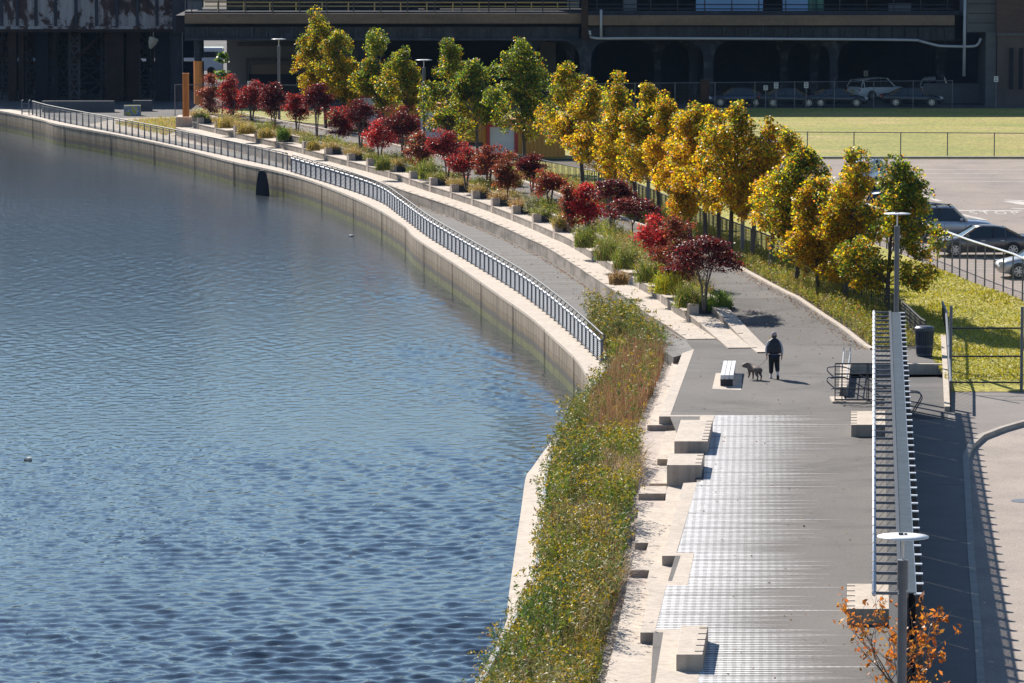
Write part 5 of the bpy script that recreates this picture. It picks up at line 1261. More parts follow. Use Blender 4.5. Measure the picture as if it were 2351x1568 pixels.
# ------------------------------------------------------------------ cars
def car(name, label, cat, p, rz, paint, L=4.8, W=1.83, Hh=1.46, kind='sedan', group=None, detail=True):
    o = thing(name, label, cat, p, rz, group)
    wb = L * .575; ax = (L * .5 - .93, L * .5 - .93 - wb); rw = .335 if kind == 'sedan' else .37
    if kind == 'sedan':
        st = [(-.5, .42, .74, .78), (-.485, .30, .86, .90), (-.44, .25, .97, .96), (-.30, .22, 1.0, 1.0), (-.1, .2, .97, 1.0), (.1, .2, .945, 1.0), (.24, .2, .93, .995), (.33, .2, .87, .98), (.42, .22, .78, .95), (.475, .26, .68, .86), (.5, .36, .56, .72)]
        gh = [(-.36, .98, .0), (-.20, 1.34, .82), (-.10, 1.42, .9), (.03, 1.44, .92), (.10, 1.40, .9), (.255, .935, .0)]
    else:
        st = [(-.5, .48, .86, .84), (-.485, .34, 1.02, .92), (-.45, .28, 1.08, .97), (-.30, .25, 1.08, 1.0), (-.1, .25, 1.06, 1.0), (.1, .25, 1.04, 1.0), (.22, .25, 1.03, .995), (.31, .25, 1.0, .98), (.42, .27, .93, .95), (.48, .32, .82, .86), (.5, .42, .66, .74)]
        gh = [(-.475, 1.05, .0), (-.42, 1.55, .8), (-.25, 1.66, .9), (0, 1.69, .92), (.08, 1.66, .9), (.22, 1.03, .0)]
    sc = Hh / (1.45 if kind == 'sedan' else 1.70); hw = W / 2
    rings = []
    for (x, zl, ztp, wf) in st:
        w, zl, ztp = hw * wf, zl * (1 if True else sc), ztp * sc; zm = zl + (ztp - zl) * .55
        half = [(w * .84, zl), (w * .97, zl + .10), (w, zm), (w * .985, ztp - .12 * sc), (w * .90, ztp - .03), (w * .55, ztp + .012)]
        rings.append([(x * L, -a, z) for a, z in half] + [(x * L, a, z) for a, z in reversed(half)])
    m = MB(); m.loft(rings)
    b = m.build('body', paint, o, local=True, smooth=True)
    # glass house
    def ring(x, z, f, y): return None
    base_w, top_w = hw * .93, hw * .72
    low = [(g[0] * L, (gh[0][1] + (gh[-1][1] - gh[0][1]) * (g[0] - gh[0][0]) / (gh[-1][0] - gh[0][0])) * sc - .03) for g in gh]
    rg = []
    for (x, z, k), (xx, zlow) in zip(gh, low):
        zz = z * sc; tw = base_w + (top_w - base_w) * (zz - zlow) / (Hh - zlow)
        rg.append([(x * L, -base_w, zlow - .02), (x * L, -tw, zz - .02), (x * L, tw, zz - .02), (x * L, base_w, zlow - .02)])
    m = MB(); m.loft(rg); m.build('window', M['glass'], o, local=True)
    m = MB(); rr = []
    for i, (x, z, k) in enumerate(gh):
        if i in (0, len(gh) - 1): continue
        zz = z * sc; zlow = low[i][1]; tw = base_w + (top_w - base_w) * (zz - zlow) / (Hh - zlow) + .015
        rr.append([(x * L, -tw, zz - .055), (x * L, -tw * .93, zz + .01), (x * L, 0, zz + .03), (x * L, tw * .93, zz + .01), (x * L, tw, zz - .055)])
    m.loft(rr); m.build('roof', paint, o, local=True, smooth=True)
    for s in (-1, 1):
        def side(x, f):                     # point on the side glass at length x, f = 0 low .. 1 high
            for i in range(len(gh) - 1):
                if gh[i][0] <= x <= gh[i + 1][0] + 1e-9:
                    t = (x - gh[i][0]) / (gh[i + 1][0] - gh[i][0]); zt_ = (gh[i][1] * (1 - t) + gh[i + 1][1] * t) * sc; zl_ = low[i][1] * (1 - t) + low[i + 1][1] * t
                    z = zl_ + (zt_ - zl_) * f; tw = base_w + (top_w - base_w) * (z - zl_) / (Hh - zl_); return (x * L, s * (tw + .006), z)
        for pts, nm in (([side(gh[0][0] + .002, 0), side(gh[1][0], .97)], 'pillar'), ([side(gh[-1][0] - .002, 0), side(gh[-2][0], .97)], 'pillar'), ([side(-.07, 0), side(-.075, .98)], 'pillar'), ([side(gh[1][0] + .01, 0), side(gh[1][0] + .012, .98)], 'pillar')):
            m = MB(); m.bar(pts[0], pts[1], .05, .09); m.build(nm, paint if pts[0][0] < -.1 * L or pts[0][0] > .1 * L else M['trim_black'], o, local=True)
        if detail:
            m = MB(); m.box((gh[-1][0] * L - .32, s * (hw + .09), low[-1][1] + .11), (.14, .2, .13)); m.build('mirror', paint, o, local=True, bevel=.03)
            for x in (-.14, .055):
                m = MB(); m.box((x * L - .1, s * (hw + .004), .78 * sc), (.2, .03, .035)); m.build('handle', M['rim'], o, local=True)
            m = MB()
            for x in (-.19, -.02, .2): m.box((x * L, s * (hw * .998), .60 * sc), (.014, .012, .62 * sc))
            m.box((0.01 * L, s * hw * .99, .27), (L * .46, .03, .05))
            m.build('door_seam', M['trim_black'], o, local=True)
            if kind != 'sedan':
                m = MB(); m.bar((-.36 * L, s * top_w * .88, Hh + .05), (.07 * L, s * top_w * .88, Hh + .05), .04, .04)
                for x in (-.33, -.1, .04): m.box((x * L, s * top_w * .88, Hh + .01), (.1, .04, .08))
                m.build('roof_rail', M['trim_black'], o, local=True)
        m = MB(); m.box((.455 * L, s * hw * .70, .67 * sc), (.26, .34, .14), rz=-s * .55); m.build('headlight', M['lamp_clear'], o, local=True, bevel=.03)
        m = MB(); m.box((-.478 * L, s * hw * .72, .82 * sc), (.16, .36, .16), rz=s * .35); m.build('tail_light', M['lamp_red'], o, local=True, bevel=.03)
        for x in ax:
            m = MB(); vs = [(x + (rw + .075) * math.cos(a), s * (hw + .004), max(.2, rw + (rw + .075) * math.sin(a))) for a in np.linspace(-.5, math.pi + .5, 20)]; m.add(vs, [tuple(range(20))]); m.build('wheel_arch', M['trim_black'], o, local=True)
            w = MB(); cs = []
            for (r_, y_) in ((.62, -.1), (.96, -.1), (1, -.07), (1, .07), (.96, .1), (.62, .1)): cs.append((r_ * rw, y_))
            N = 24; rings = [[(x + r_ * math.cos(2 * math.pi * k / N), s * (hw - .085 + y_ * 1), rw + r_ * math.sin(2 * math.pi * k / N)) for k in range(N)] for r_, y_ in cs]
            w.loft(rings, caps=True); wh = w.build('tyre', M['tyre'], o, local=True)
            rm = MB(); yy = s * (hw + .022)
            for k in range(7):
                a = 2 * math.pi * k / 7; rm.bar((x, yy, rw), (x + rw * .64 * math.cos(a), yy, rw + rw * .64 * math.sin(a)), .055, .02) if False else rm.add([(x + rw * .10 * math.cos(a + 1.3), yy + s * .006, rw + rw * .10 * math.sin(a + 1.3)), (x + rw * .64 * math.cos(a + .14), yy, rw + rw * .64 * math.sin(a + .14)), (x + rw * .64 * math.cos(a - .14), yy, rw + rw * .64 * math.sin(a - .14)), (x + rw * .10 * math.cos(a - 1.3), yy + s * .006, rw + rw * .10 * math.sin(a - 1.3))], [(0, 1, 2, 3)])
            for k in range(N):
                a0, a1 = 2 * math.pi * k / N, 2 * math.pi * (k + 1) / N
                rm.add([(x + rw * f * math.cos(a), yy, rw + rw * f * math.sin(a)) for a, f in ((a0, .60), (a1, .60), (a1, .68), (a0, .68))], [(0, 1, 2, 3)])
            r = rm.build('rim', M['rim'], wh, local=True)
    m = MB(); m.box((.495 * L, 0, .48 * sc), (.05, hw * 1.1, .16)); m.build('grille', M['trim_black'], o, local=True)
    m = MB(); m.box((-.498 * L, 0, .74 * sc), (.03, .5, .13)); m.build('number_plate', M['plate_yellow'], o, local=True)
    return o
def lotp(u, v): return P(u, v, ZT + .016)
PI = math.pi
def at_side(u_front, v, L, nose):          # car seen side-on: nose 'L' or 'R' at column u_front
    p = lotp(u_front, v); return (p.x + (L / 2 if nose == 'L' else -L / 2), p.y + .9, ZT + .016)
car('parked_car', 'dark grey-brown sedan parked side-on behind the chain-link fence', 'car', at_side(2147, 590, 4.85, 'L'), PI + .04, M['car_grey'], 4.85, 1.84, 1.47)
car('parked_car', 'pale silver-blue wagon with roof rails parked behind the grey sedan', 'car', at_side(2284, 553, 4.8, 'R'), -.03, M['car_bluesilver'], 4.8, 1.86, 1.68, 'suv')
car('parked_car', 'dark navy car whose bonnet shows behind the pale wagon', 'car', at_side(2189, 512, 4.6, 'R'), -.03, M['car_navy'], 4.6, 1.84, 1.64, 'suv')
car('parked_car', 'small silver hatchback nose at the right edge of the lot', 'car', at_side(2290, 640, 4.5, 'L'), PI + .05, M['car_silver'], 4.5, 1.78, 1.50)
car('parked_car', 'white car roof showing through the golden tree tops', 'car', at_side(1838, 372, 4.5, 'R'), -.1, M['car_white'], 4.5, 1.8, 1.45)
p = lotp(1990, 432); car('parked_car', 'white off-roader hidden behind the tops of the nearest trees', 'car', (p.x, p.y, ZT + .016), 1.2, M['car_white'], 4.8, 1.9, 1.72, 'suv')
YS = [(1632, 249, 'L', 'M', 'dark sedan with pale roof edge under the viaduct behind the rust post'), (1748, 250, 'R', 'B', 'dark sedan under the viaduct between the fence signs'), (1858, 250, 'X', 'B', 'dark blue sedan with lit rear window edge under the viaduct'), (2032, 249, 'X', 'B', 'dark sedan in front of the white vehicles under the viaduct')]
for (u, v, nose, c, lab) in YS:
    p = P(u, v, ZT + .01); car('parked_car', lab, 'car', (p.x + 2.3, p.y + 3.2, ZT + .01), 0.0 if nose != 'L' else PI, M['car_black'] if c == 'B' else M['car_navy'], 4.8, 1.83, 1.45, group='cars parked in the shade of the viaduct', detail=False)
for (u, v, rz, lab) in ((1955, 222, -2.55, 'white off-roader seen from behind under the viaduct'), (2087, 219, -1.75, 'rear of a white car under the viaduct right of the off-roader')):
    p = P(u, v + 10, ZT + .01); car('parked_car', lab, 'car', (p.x + 2.2, p.y + 2.2, ZT + .01), rz + PI, M['car_white'], 4.9, 1.95, 1.76, 'suv', detail=False)

# ------------------------------------------------------------------ viaduct, bridge, buildings (all in shade)
YV = 357.0
def V(u, v, Y=YV): return PY(u, v, Y)
def slab(u0, v0, u1, v1, Y=YV, t=.4, name=None, mt=None, parent=None, m=None):   # a wall piece facing the camera, t metres deep
    a, b = PY(u0, v1, Y), PY(u1, v0, Y)
    mm = m or MB(); mm.box(((a.x + b.x) / 2, Y + t / 2, (a.z + b.z) / 2), (b.x - a.x, t, b.z - a.z))
    if m is None: return mm.build(name, mt, parent)
def gz(): return ZT
def viaduct():
    o = thing('railway_viaduct', 'long steel and concrete railway viaduct in deep shade along the top of the picture', 'viaduct', (20, YV, ZT))
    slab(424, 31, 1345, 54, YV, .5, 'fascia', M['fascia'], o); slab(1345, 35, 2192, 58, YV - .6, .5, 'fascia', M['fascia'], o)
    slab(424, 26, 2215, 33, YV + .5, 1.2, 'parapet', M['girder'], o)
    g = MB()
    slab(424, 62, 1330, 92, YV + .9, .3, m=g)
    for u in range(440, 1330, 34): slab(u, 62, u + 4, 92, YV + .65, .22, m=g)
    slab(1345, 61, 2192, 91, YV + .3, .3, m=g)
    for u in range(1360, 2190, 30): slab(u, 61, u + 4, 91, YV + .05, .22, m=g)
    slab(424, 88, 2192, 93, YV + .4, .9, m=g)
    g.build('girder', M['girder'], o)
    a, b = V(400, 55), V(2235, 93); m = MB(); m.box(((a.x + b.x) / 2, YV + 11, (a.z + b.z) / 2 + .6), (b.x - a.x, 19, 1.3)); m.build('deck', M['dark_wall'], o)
    for u, w, Y in ((1216, 18, 1), (1310, 16, 4), (1344, 26, -.4), (1592, 18, 5), (1627, 22, .6), (1800, 16, 6), (1915, 18, 1), (1870, 18, 6), (2160, 18, 4), (835, 22, 1.5), (1510, 14, 6)):
        m = MB(); a = PY(u - w / 2, 92, YV + Y); b = PY(u + w / 2, 92, YV + Y)
        x0, x1, zt_ = a.x, b.x, a.z
        m.box(((x0 + x1) / 2, YV + Y + .4, (zt_ + ZT) / 2), (x1 - x0, .8, zt_ - ZT + .2)); 
        for s in (-1, 1):                   # curved haunches under the girder
            xe = x0 if s < 0 else x1; pr = [(xe, zt_), (xe + s * 1.3, zt_), (xe + s * .5, zt_ - .35), (xe + s * .12, zt_ - .9), (xe, zt_ - 1.6)]
            m.add([(x, YV + Y + .1, z) for x, z in pr] + [(x, YV + Y + .7, z) for x, z in pr], [(0, 1, 2, 3, 4), (9, 8, 7, 6, 5), (0, 5, 6, 1), (1, 6, 7, 2), (2, 7, 8, 3), (3, 8, 9, 4)])
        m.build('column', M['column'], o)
    Yp = YV - .9
    m = MB(); m.tube(smooth_line([PY(u, v, Yp) for u, v in [(1354, 70), (1356, 80), (1368, 88), (1500, 88), (1900, 90), (2092, 92), (2110, 94), (2150, 104), (2170, 106), (2225, 107), (2244, 103), (2252, 88)]], 3), .10, 8); m.build('pipe', M['pipe'], o, smooth=True)
    m = MB(); m.tube([PY(1380, 22, Yp), PY(1380, 86, Yp)], .10, 8); m.build('downpipe', M['pipe'], o, smooth=True)
    m = MB(); m.tube([PY(2216, -14, Yp), PY(2213, 175, Yp)], .12, 8); m.build('downpipe', M['pipe'], o, smooth=True)
    m = MB(); a, b = PY(1335, -20, Yp + .3), PY(1350, 92, Yp + .3); m.box(((a.x + b.x) / 2, Yp + .5, (a.z + b.z) / 2), (b.x - a.x, .6, a.z - b.z)); m.build('mast', M['rust'], o)
    # hand rails on the deck
    r = thing('deck_railing', 'yellow and black handrails along the top of the viaduct deck', 'railing', (20, YV + .3, 9))
    for v, mt, u0, u1, Y in ((5, M['yellow_rail'], 470, 1330, YV + 2.2), (14, M['yellow_rail'], 470, 1330, YV + 2.2), (2, M['black_iron'], 424, 1340, YV + .2), (10, M['black_iron'], 1340, 2190, YV - .2), (20, M['black_iron'], 1340, 2190, YV - .2)):
        m = MB(); m.tube([PY(u0, v, Y), PY(u1, v + 1, Y)], .045, 5); m.build('rail', mt, r)
    for u in range(500, 1330, 60):
        m = MB(); m.tube([PY(u, 5, YV + 2.2), PY(u, 26, YV + 2.2)], .05, 5); m.build('post', M['yellow_rail'], r)
    for u in range(440, 2190, 62):
        m = MB(); m.tube([PY(u, 0, YV + .2), PY(u, 30, YV + .2)], .05, 5); m.build('post', M['black_iron'], r)
    # building standing on / behind the deck; its unseen upper mass is raised to throw the long shade
    s = thing('station_building', 'dark station building with blue panels rising behind the viaduct deck', 'building', (20, YV + 10, ZT))
    a, b = PY(415, 40, YV + 9), PY(2330, 40, YV + 9)
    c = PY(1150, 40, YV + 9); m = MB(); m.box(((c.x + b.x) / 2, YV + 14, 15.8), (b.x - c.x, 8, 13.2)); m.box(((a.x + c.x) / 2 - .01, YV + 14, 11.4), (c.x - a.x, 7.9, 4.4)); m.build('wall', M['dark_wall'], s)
    for (u0, v0, u1, v1, mt) in ((1598, -18, 1752, 27, M['panel_blue']), (1797, -18, 1858, 29, M['panel_blue']), (1302, -16, 1330, 19, M['panel_grey']), (1430, -10, 1462, 24, M['panel_grey']), (2040, 8, 2092, 28, M['panel_grey']), (430, -10, 464, 22, M['panel_grey']), (975, -10, 1010, 22, M['dark_wall']), (700, -16, 960, 24, M['dark_wall'])):
        slab(u0, v0, u1, v1, YV + 8.7, .28, 'panel', mt, s)
    d = thing('green_drum', 'pair of green drums on the viaduct deck', 'drum', PY(1865, 30, YV + 2))
    for u in (1864, 1882):
        p = PY(u, 30, YV + 2); m = MB(); m.lathe([(.3, 0), (.32, .05), (.32, 1.1), (.28, 1.15)], 14, c=tuple(p)); m.build('drum', M['drum_green'], d)
    w = thing('undercroft_wall', 'dark back wall under the viaduct', 'wall', (60, YV + 21, ZT))
    a, b = PY(830, 100, YV + 20), PY(2330, 100, YV + 20)
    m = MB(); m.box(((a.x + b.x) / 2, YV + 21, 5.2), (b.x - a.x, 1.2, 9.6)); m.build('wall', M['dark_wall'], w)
    w = thing('depot_building', 'pale grey depot wall with long lintel and tan base seen under the viaduct', 'building', (-20, YV + 16, ZT))
    a, b = PY(520, 100, YV + 16), PY(860, 100, YV + 16)
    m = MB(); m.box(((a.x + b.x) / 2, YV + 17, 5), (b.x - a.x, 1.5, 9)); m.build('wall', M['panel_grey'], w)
    slab(545, 97, 860, 106, YV + 15.4, .3, 'beam', M['steel_dark'], w); slab(565, 133, 860, 140, YV + 15.4, .3, 'lintel', M['steel_dark'], w); slab(565, 140, 572, 200, YV + 15.4, .3, 'jamb', M['steel_dark'], w)
    slab(578, 148, 860, 170, YV + 15.5, .25, 'tan_base', M['tan_wall'], w); slab(572, 170, 860, 230, YV + 15.5, .22, 'dark_base', M['dark_wall'], w)
    c = thing('loading_box', 'pale box van body under the viaduct behind the arch', 'box', PY(1270, 200, YV + 15)); slab(1240, 96, 1276, 190, YV + 15, 1.5, 'box', M['panel_grey'], c)
    t = thing('corner_tower', 'grey concrete and brick tower at the upper right edge', 'building', PY(2300, 246, YV - 3))
    slab(2220, -60, 2290, 74, YV - 1.0, 6, 'concrete_wall', M['tower_concrete'], t); slab(2262, 74, 2288, 247, YV - 1.4, 6, 'pilaster', M['tower_concrete'], t)
    slab(2288, -60, 2700, 76, YV - 1.6, 6, 'brick_wall', mat('brown_brick', (0.10, 0.065, 0.058), (0.075, 0.05, 0.046), 3, .9, fine=.2, fscale=14, stretch=(.4, 1, 2)), t); slab(2288, 76, 2700, 82, YV - 1.75, 6.2, 'string_course', M['tower_concrete'], t); slab(2288, 82, 2700, 247, YV - 1.6, 6, 'lower_wall', mat('tower_stone', (0.12, 0.09, 0.085), (0.09, 0.07, 0.066), .8, .9, stretch=(2, 1, .5)), t)
    for u in (2318, 2340): slab(u, 110, u + 9, 205, YV - 1.78, .2, 'recess', M['dark_wall'], t)
    for k, v in enumerate((8, 30, 52)): slab(2222, v, 2284, v + 1.5, YV - 1.02, .1, 'joint', M['dark_wall'], t)
    slab(2120, 192, 2256, 246, YV + 2.5, .5, 'low_wall', M['tower_concrete'], t)
viaduct()

def steel_bridge():
    Yb = 388.0
    o = thing('steel_bridge', 'rusty plate-girder railway bridge with peeling white paint at upper left', 'bridge', PY(210, 255, Yb))
    us = [-150, -98, -46, 3, 39, 82, 127, 174, 221, 268, 315, 360, 400, 424]
    for a, b in zip(us, us[1:]):
        slab(a + 2, -30, b - 2, 60, Yb + .15, .15, 'web_plate', M['peel'], o)
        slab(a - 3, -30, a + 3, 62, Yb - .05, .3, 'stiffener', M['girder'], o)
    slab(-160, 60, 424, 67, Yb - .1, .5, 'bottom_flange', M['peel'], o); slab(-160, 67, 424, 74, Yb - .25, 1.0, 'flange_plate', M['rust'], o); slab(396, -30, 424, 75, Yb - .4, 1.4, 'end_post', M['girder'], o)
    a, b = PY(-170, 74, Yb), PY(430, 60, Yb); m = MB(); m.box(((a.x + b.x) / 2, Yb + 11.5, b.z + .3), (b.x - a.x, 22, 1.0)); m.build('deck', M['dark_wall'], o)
    m = MB(); m.box(((a.x + b.x) / 2, Yb + 22, 14.5), (b.x - a.x, 1, 11)); m.build('shade_caster', M['dark_wall'], o)  # unseen wall behind the bridge, its height made up to cast the shade
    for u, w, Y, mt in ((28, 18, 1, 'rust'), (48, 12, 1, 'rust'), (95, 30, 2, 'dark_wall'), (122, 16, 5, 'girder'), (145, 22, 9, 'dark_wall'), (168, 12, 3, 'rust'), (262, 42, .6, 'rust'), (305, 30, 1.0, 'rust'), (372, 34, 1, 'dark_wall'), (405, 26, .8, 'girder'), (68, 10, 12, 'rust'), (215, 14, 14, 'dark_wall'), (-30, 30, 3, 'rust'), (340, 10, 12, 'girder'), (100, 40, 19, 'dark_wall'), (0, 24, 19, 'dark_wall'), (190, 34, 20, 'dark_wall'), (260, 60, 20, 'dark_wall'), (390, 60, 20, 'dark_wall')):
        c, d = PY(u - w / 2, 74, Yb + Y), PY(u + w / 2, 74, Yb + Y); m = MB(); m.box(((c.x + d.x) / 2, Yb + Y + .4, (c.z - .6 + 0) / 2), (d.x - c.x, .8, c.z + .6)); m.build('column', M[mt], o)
    for (u0, v0, u1, v1, Y) in ((58, 84, 80, 116, 4), (80, 84, 58, 116, 4), (175, 135, 225, 85, 3), (175, 85, 232, 140, 6), (2, 95, 20, 130, 3), (20, 95, 2, 130, 3), (180, 155, 235, 100, 8)):
        m = MB(); m.bar(PY(u0, v0, Yb + Y), PY(u1, v1, Yb + Y), .28, .28); m.build('brace', M['rust'], o)
    lace = mat('lacing_steel', (0.07, 0.075, 0.095), (0.05, 0.035, 0.03), 1.2, 0.7)
    rb_ = random.Random(3)
    for u0, u1, Y in ((4, 22, 5), (60, 84, 6), (108, 124, 4), (134, 158, 7), (160, 182, 3), (176, 232, 7), (232, 246, 5), (282, 292, 2), (318, 352, 6), (388, 402, 4)):
        v = 80
        while v < 205:
            hh_ = rb_.choice([26, 34, 42]); m = MB()
            for (a0, b0, a1, b1) in ((u0, v, u1, v + hh_), (u1, v, u0, v + hh_), (u0, v + hh_, u1, v + hh_)): m.bar(PY(a0, b0, Yb + Y), PY(a1, b1, Yb + Y), .16, .16)
            m.build('lacing', lace, o); v += hh_
        for uu in (u0, u1):
            m = MB(); m.bar(PY(uu, 74, Yb + Y), PY(uu, 236, Yb + Y), .2, .2); m.build('leg', lace, o)
    for v in (150, 190):
        m = MB(); m.tube([PY(-20, v, Yb + 10), PY(424, v + 2, Yb + 10)], .12, 6); m.build('tie', M['girder'], o)
    for z0, z1 in ((-1.0, 1.9), (2.2, 4.6), (5.0, 20.0)):
        m = MB(); m.box(((a.x + b.x) / 2, Yb + 20.6, (z0 + z1) / 2), (b.x - a.x, .3, z1 - z0)); m.build('blocking_wall', M['dark_wall'], o)  # added dark walls, blocking the bright sunlit ground beyond the piers
    p = PY(352, 92, Yb - .6); q_ = thing('canvas_bucket', 'cream canvas bucket hanging under the steel bridge', 'bucket', p); m = MB(); m.lathe([(.12, -.75), (.34, -.30), (.42, .12), (.36, .2)], 14); a = m.build('bucket', M['canvas'], q_, local=True); a.rotation_euler = (0, .35, 0)
    m = MB(); m.tube([PY(352, 74, Yb - .6), p], .03, 5); m.build('rope', M['canvas'], q_)
steel_bridge()
def far_bits():
    # seen through the bridge piers, standing in the sun beyond
    for i, (u, v, mt, sz, lab) in enumerate([(65, 108, M['panel_blue'], (5, 2, 2.2), 'blue and white lorry in the sun seen between the left piers'), (205, 170, M['car_white'], (5, 2, 1.8), 'white van seen through the lattice under the bridge'), (318, 150, M['car_white'], (1.6, 2, 3.2), 'white vehicle in the slot between the two thick piers'), (440, 155, M['car_white'], (6, 2.2, 2.2), 'white lorry seen left of the pale depot wall'), (20, 100, M['canvas'], (3, 2, 1.5), 'pale stack in the sun at the far left beyond the bridge')]):
        Y = 418 + 6 * i; p = PY(u, v, Y); o = thing('parked_lorry', lab, 'lorry', (p.x, Y, ZB if p.x < -24 else ZT))
        m = MB(); m.box((0, 0, sz[2] * .55 + .3), sz); m.build('body', mt, o, local=True, bevel=.12)
        m = MB(); m.box((sz[0] * .3, -sz[1] / 2 - .005, sz[2] * .75 + .3), (sz[0] * .25, .03, sz[2] * .25)); m.build('window', M['glass'], o, local=True)
        for x in (-.32, .32):
            m = MB(); m.loft([[(x * sz[0] + .4 * math.cos(a * PI / 6), y, .4 + .4 * math.sin(a * PI / 6)) for a in range(12)] for y in (-sz[1] / 2 - .02, -sz[1] / 2 + .3)]); m.build('wheel', M['tyre'], o, local=True)
    p = PL(427, 268); h = hgt(p, 168); m = MB()
    w = 15 / (F / sdist(p) / K)
    m.box((p.x - w * .35, p.y, p.z + h / 2), (w * .3, .3, h)); m.box((p.x + w * .35, p.y, p.z + h / 2), (w * .3, .3, h)); m.box((p.x, p.y + .02, p.z + h / 2), (w * .42, .12, h)); tag(m.build('steel_post', M['rust_orange']), 'tall bright orange rusted steel post standing alone at the wall end', 'post')
    p = PL(1618, 262); h = hgt(p, 182); m = MB(); m.box((p.x, p.y, p.z + h / 2), (.62, .3, h)); m.box((p.x, p.y - .17, p.z + h / 2), (.3, .06, h)); tag(m.build('steel_post', M['rust']), 'brown rusted steel post behind the golden tree tops', 'post')
    p = V(455, 200, YV + 1); m = MB(); m.tube([(p.x, p.y, ZT), (p.x, p.y, PY(455, 92, YV + 1).z)], .3, 10); m.tube([(p.x, p.y, ZT), (p.x, p.y, PY(455, 140, YV + 1).z)], .34, 10, m=1); tag(m.build('bridge_pile', [M['column'], M['rust_orange']]), 'round pile with orange painted foot left of the pale depot wall', 'pile')
    for (u0, u1, v0, v1, lab, mt) in ((283, 321, 243, 266, 'concrete barrier block sprayed with yellow and blue graffiti', M['graffiti_base']), (300, 344, 234, 258, 'grey concrete barrier block behind the graffiti one', M['tower_concrete']), (95, 260, 233, 258, 'long low concrete wall in shade behind the far railing', M['tower_concrete'])):
        p = P(u0, v1, ZB); p1 = P(u1, v1, ZB); h = hgt(p, v0) + ZB; dy = .9 if u0 != 300 else 2.4
        m = MB(); m.loft([[(x, p.y + dy - .45, ZB - .03), (x, p.y + dy + .45, ZB - .03), (x, p.y + dy + .25, h), (x, p.y + dy - .25, h)] for x in (p.x, p1.x)]); tag(m.build('barrier_block', mt), lab, 'barrier')
    p = P(60, 262, ZB); o = thing('wall_ladder', 'grey steel ladder with hoops on the far end of the river wall', 'ladder', p)
    for s in (-.28, .28):
        m = MB(); m.tube([(p.x + s, p.y - .5, ZW), (p.x + s, p.y - .5, ZB + 1.1), (p.x + s, p.y + .4, ZB + 1.1)], .05, 6); m.build('stile', M['steel'], o)
    for k in range(8):
        m = MB(); m.tube([(p.x - .28, p.y - .5, ZW + .2 + k * .33), (p.x + .28, p.y - .5, ZW + .2 + k * .33)], .03, 5); m.build('rung', M['steel'], o)
    p = P(601, 447, ZW); m = MB(); m.loft([[(p.x - a, p.y - .28, z), (p.x + a * 1.3, p.y - .28, z), (p.x + a * 1.3, p.y + .2, z), (p.x - a, p.y + .2, z)] for a, z in ((.42, ZW - .4), (.34, ZW + .7), (.22, ZW + 1.45), (.12, ZW + 1.62))]); tag(m.build('timber_fender', M['plank']), 'black timber fender pile against the river wall', 'fender')
    for i, (u, v, lab) in enumerate([(806, 541, 'small white foam scrap floating below the bend of the river wall'), (66, 1053, 'flat white foam scrap floating near the left edge of the river')]):
        p = P(u, v, ZW + .04); m = MB(); s = .16; rr = random.Random(i)
        m.loft([[(p.x + s * f * math.cos(a) * rr.uniform(.6, 1.5), p.y + s * f * math.sin(a), z) for a in np.linspace(0, 5.5, 8)] for f, z in ((.8, p.z - .06), (1, p.z), (.6, p.z + .05))]); tag(m.build('floating_debris', M['debris']), lab, 'litter', group='scraps floating on the river')
    for i, (u, v0, v1, txt, lab) in enumerate([(1758, 196, 207, 'lines', 'leftmost white notice plate on the shaded fence'), (1782, 188, 203, 'lines', 'white notice plate on a tall pole behind the shaded fence'), (1851, 188, 202, 'lines', 'white notice plate right of centre on the shaded fence'), (1988, 162, 175, 'lines', 'white notice on the viaduct wall above the white off-roader'), (2287, 175, 188, 'lines', 'white notice plate on the tower fence post'), (580, 186, 216, '', 'plain white board on the fence behind the red maples')]):
        Y = 351.0 if i not in (3,) else YV + 19.5
        a, b = PY(u - (5 if i < 5 else 12), v1, Y), PY(u + (5 if i < 5 else 12), v0, Y)
        o = thing('notice_plate', lab, 'sign', ((a.x + b.x) / 2, Y, a.z)); m = MB(); m.box(((a.x + b.x) / 2, Y, (a.z + b.z) / 2), (b.x - a.x, .03, b.z - a.z)); m.build('plate', M['sign_white'], o)
        if txt:
            m = MB()
            for k in range(3): m.box(((a.x + b.x) / 2, Y - .02, a.z + (b.z - a.z) * (.25 + .25 * k)), ((b.x - a.x) * (.7 - .15 * (k % 2)), .01, (b.z - a.z) * .09))
            m.build('print', M['ink'], o)
        m = MB(); m.tube([((a.x + b.x) / 2, Y + .05, ZT if i != 3 else a.z - .4), ((a.x + b.x) / 2, Y + .05, b.z)], .04, 6); m.build('pole', M['steel'], o)
    for (u, v, lab) in ((268, 232, 'red and white notice on a short pole under the bridge'),):
        pass
    # leafy sapling in the sun left of the pale wall
    rng = np.random.default_rng(5); p = PL(510, 262); o = thing('sapling', 'leggy green sapling lit by the sun before the pale depot wall', 'sapling', p); h = hgt(p, 122)
    n = 420; t = rng.uniform(.25, 1, n); a = rng.uniform(0, 6.28, n); r = rng.uniform(.1, 1.0, n) * (1.15 - t * .7)
    c = np.stack([r * np.cos(a), r * np.sin(a) * .6, h * t], 1); k = (np.sin(t * 22) > -.2); c = c[k]; n = len(c)
    Vv, Fq, col = leaf_quads(rng, c, rng.uniform(.12, .24, n), palette(rng, n, [(.16, .25, .03), DKGREEN, (.28, .34, .04)], [2, 1.5, 1]), flat=.8); q_ = quads_mesh('crown', Vv, Fq, M['leaf'], col); q_.parent = o
    m = MB(); m.tube([(0, 0, 0), (.1, 0, h * .5), (.05, 0, h)], [.06, .04, .01], 5); m.build('trunk', M['bark'], o, local=True)
far_bits()

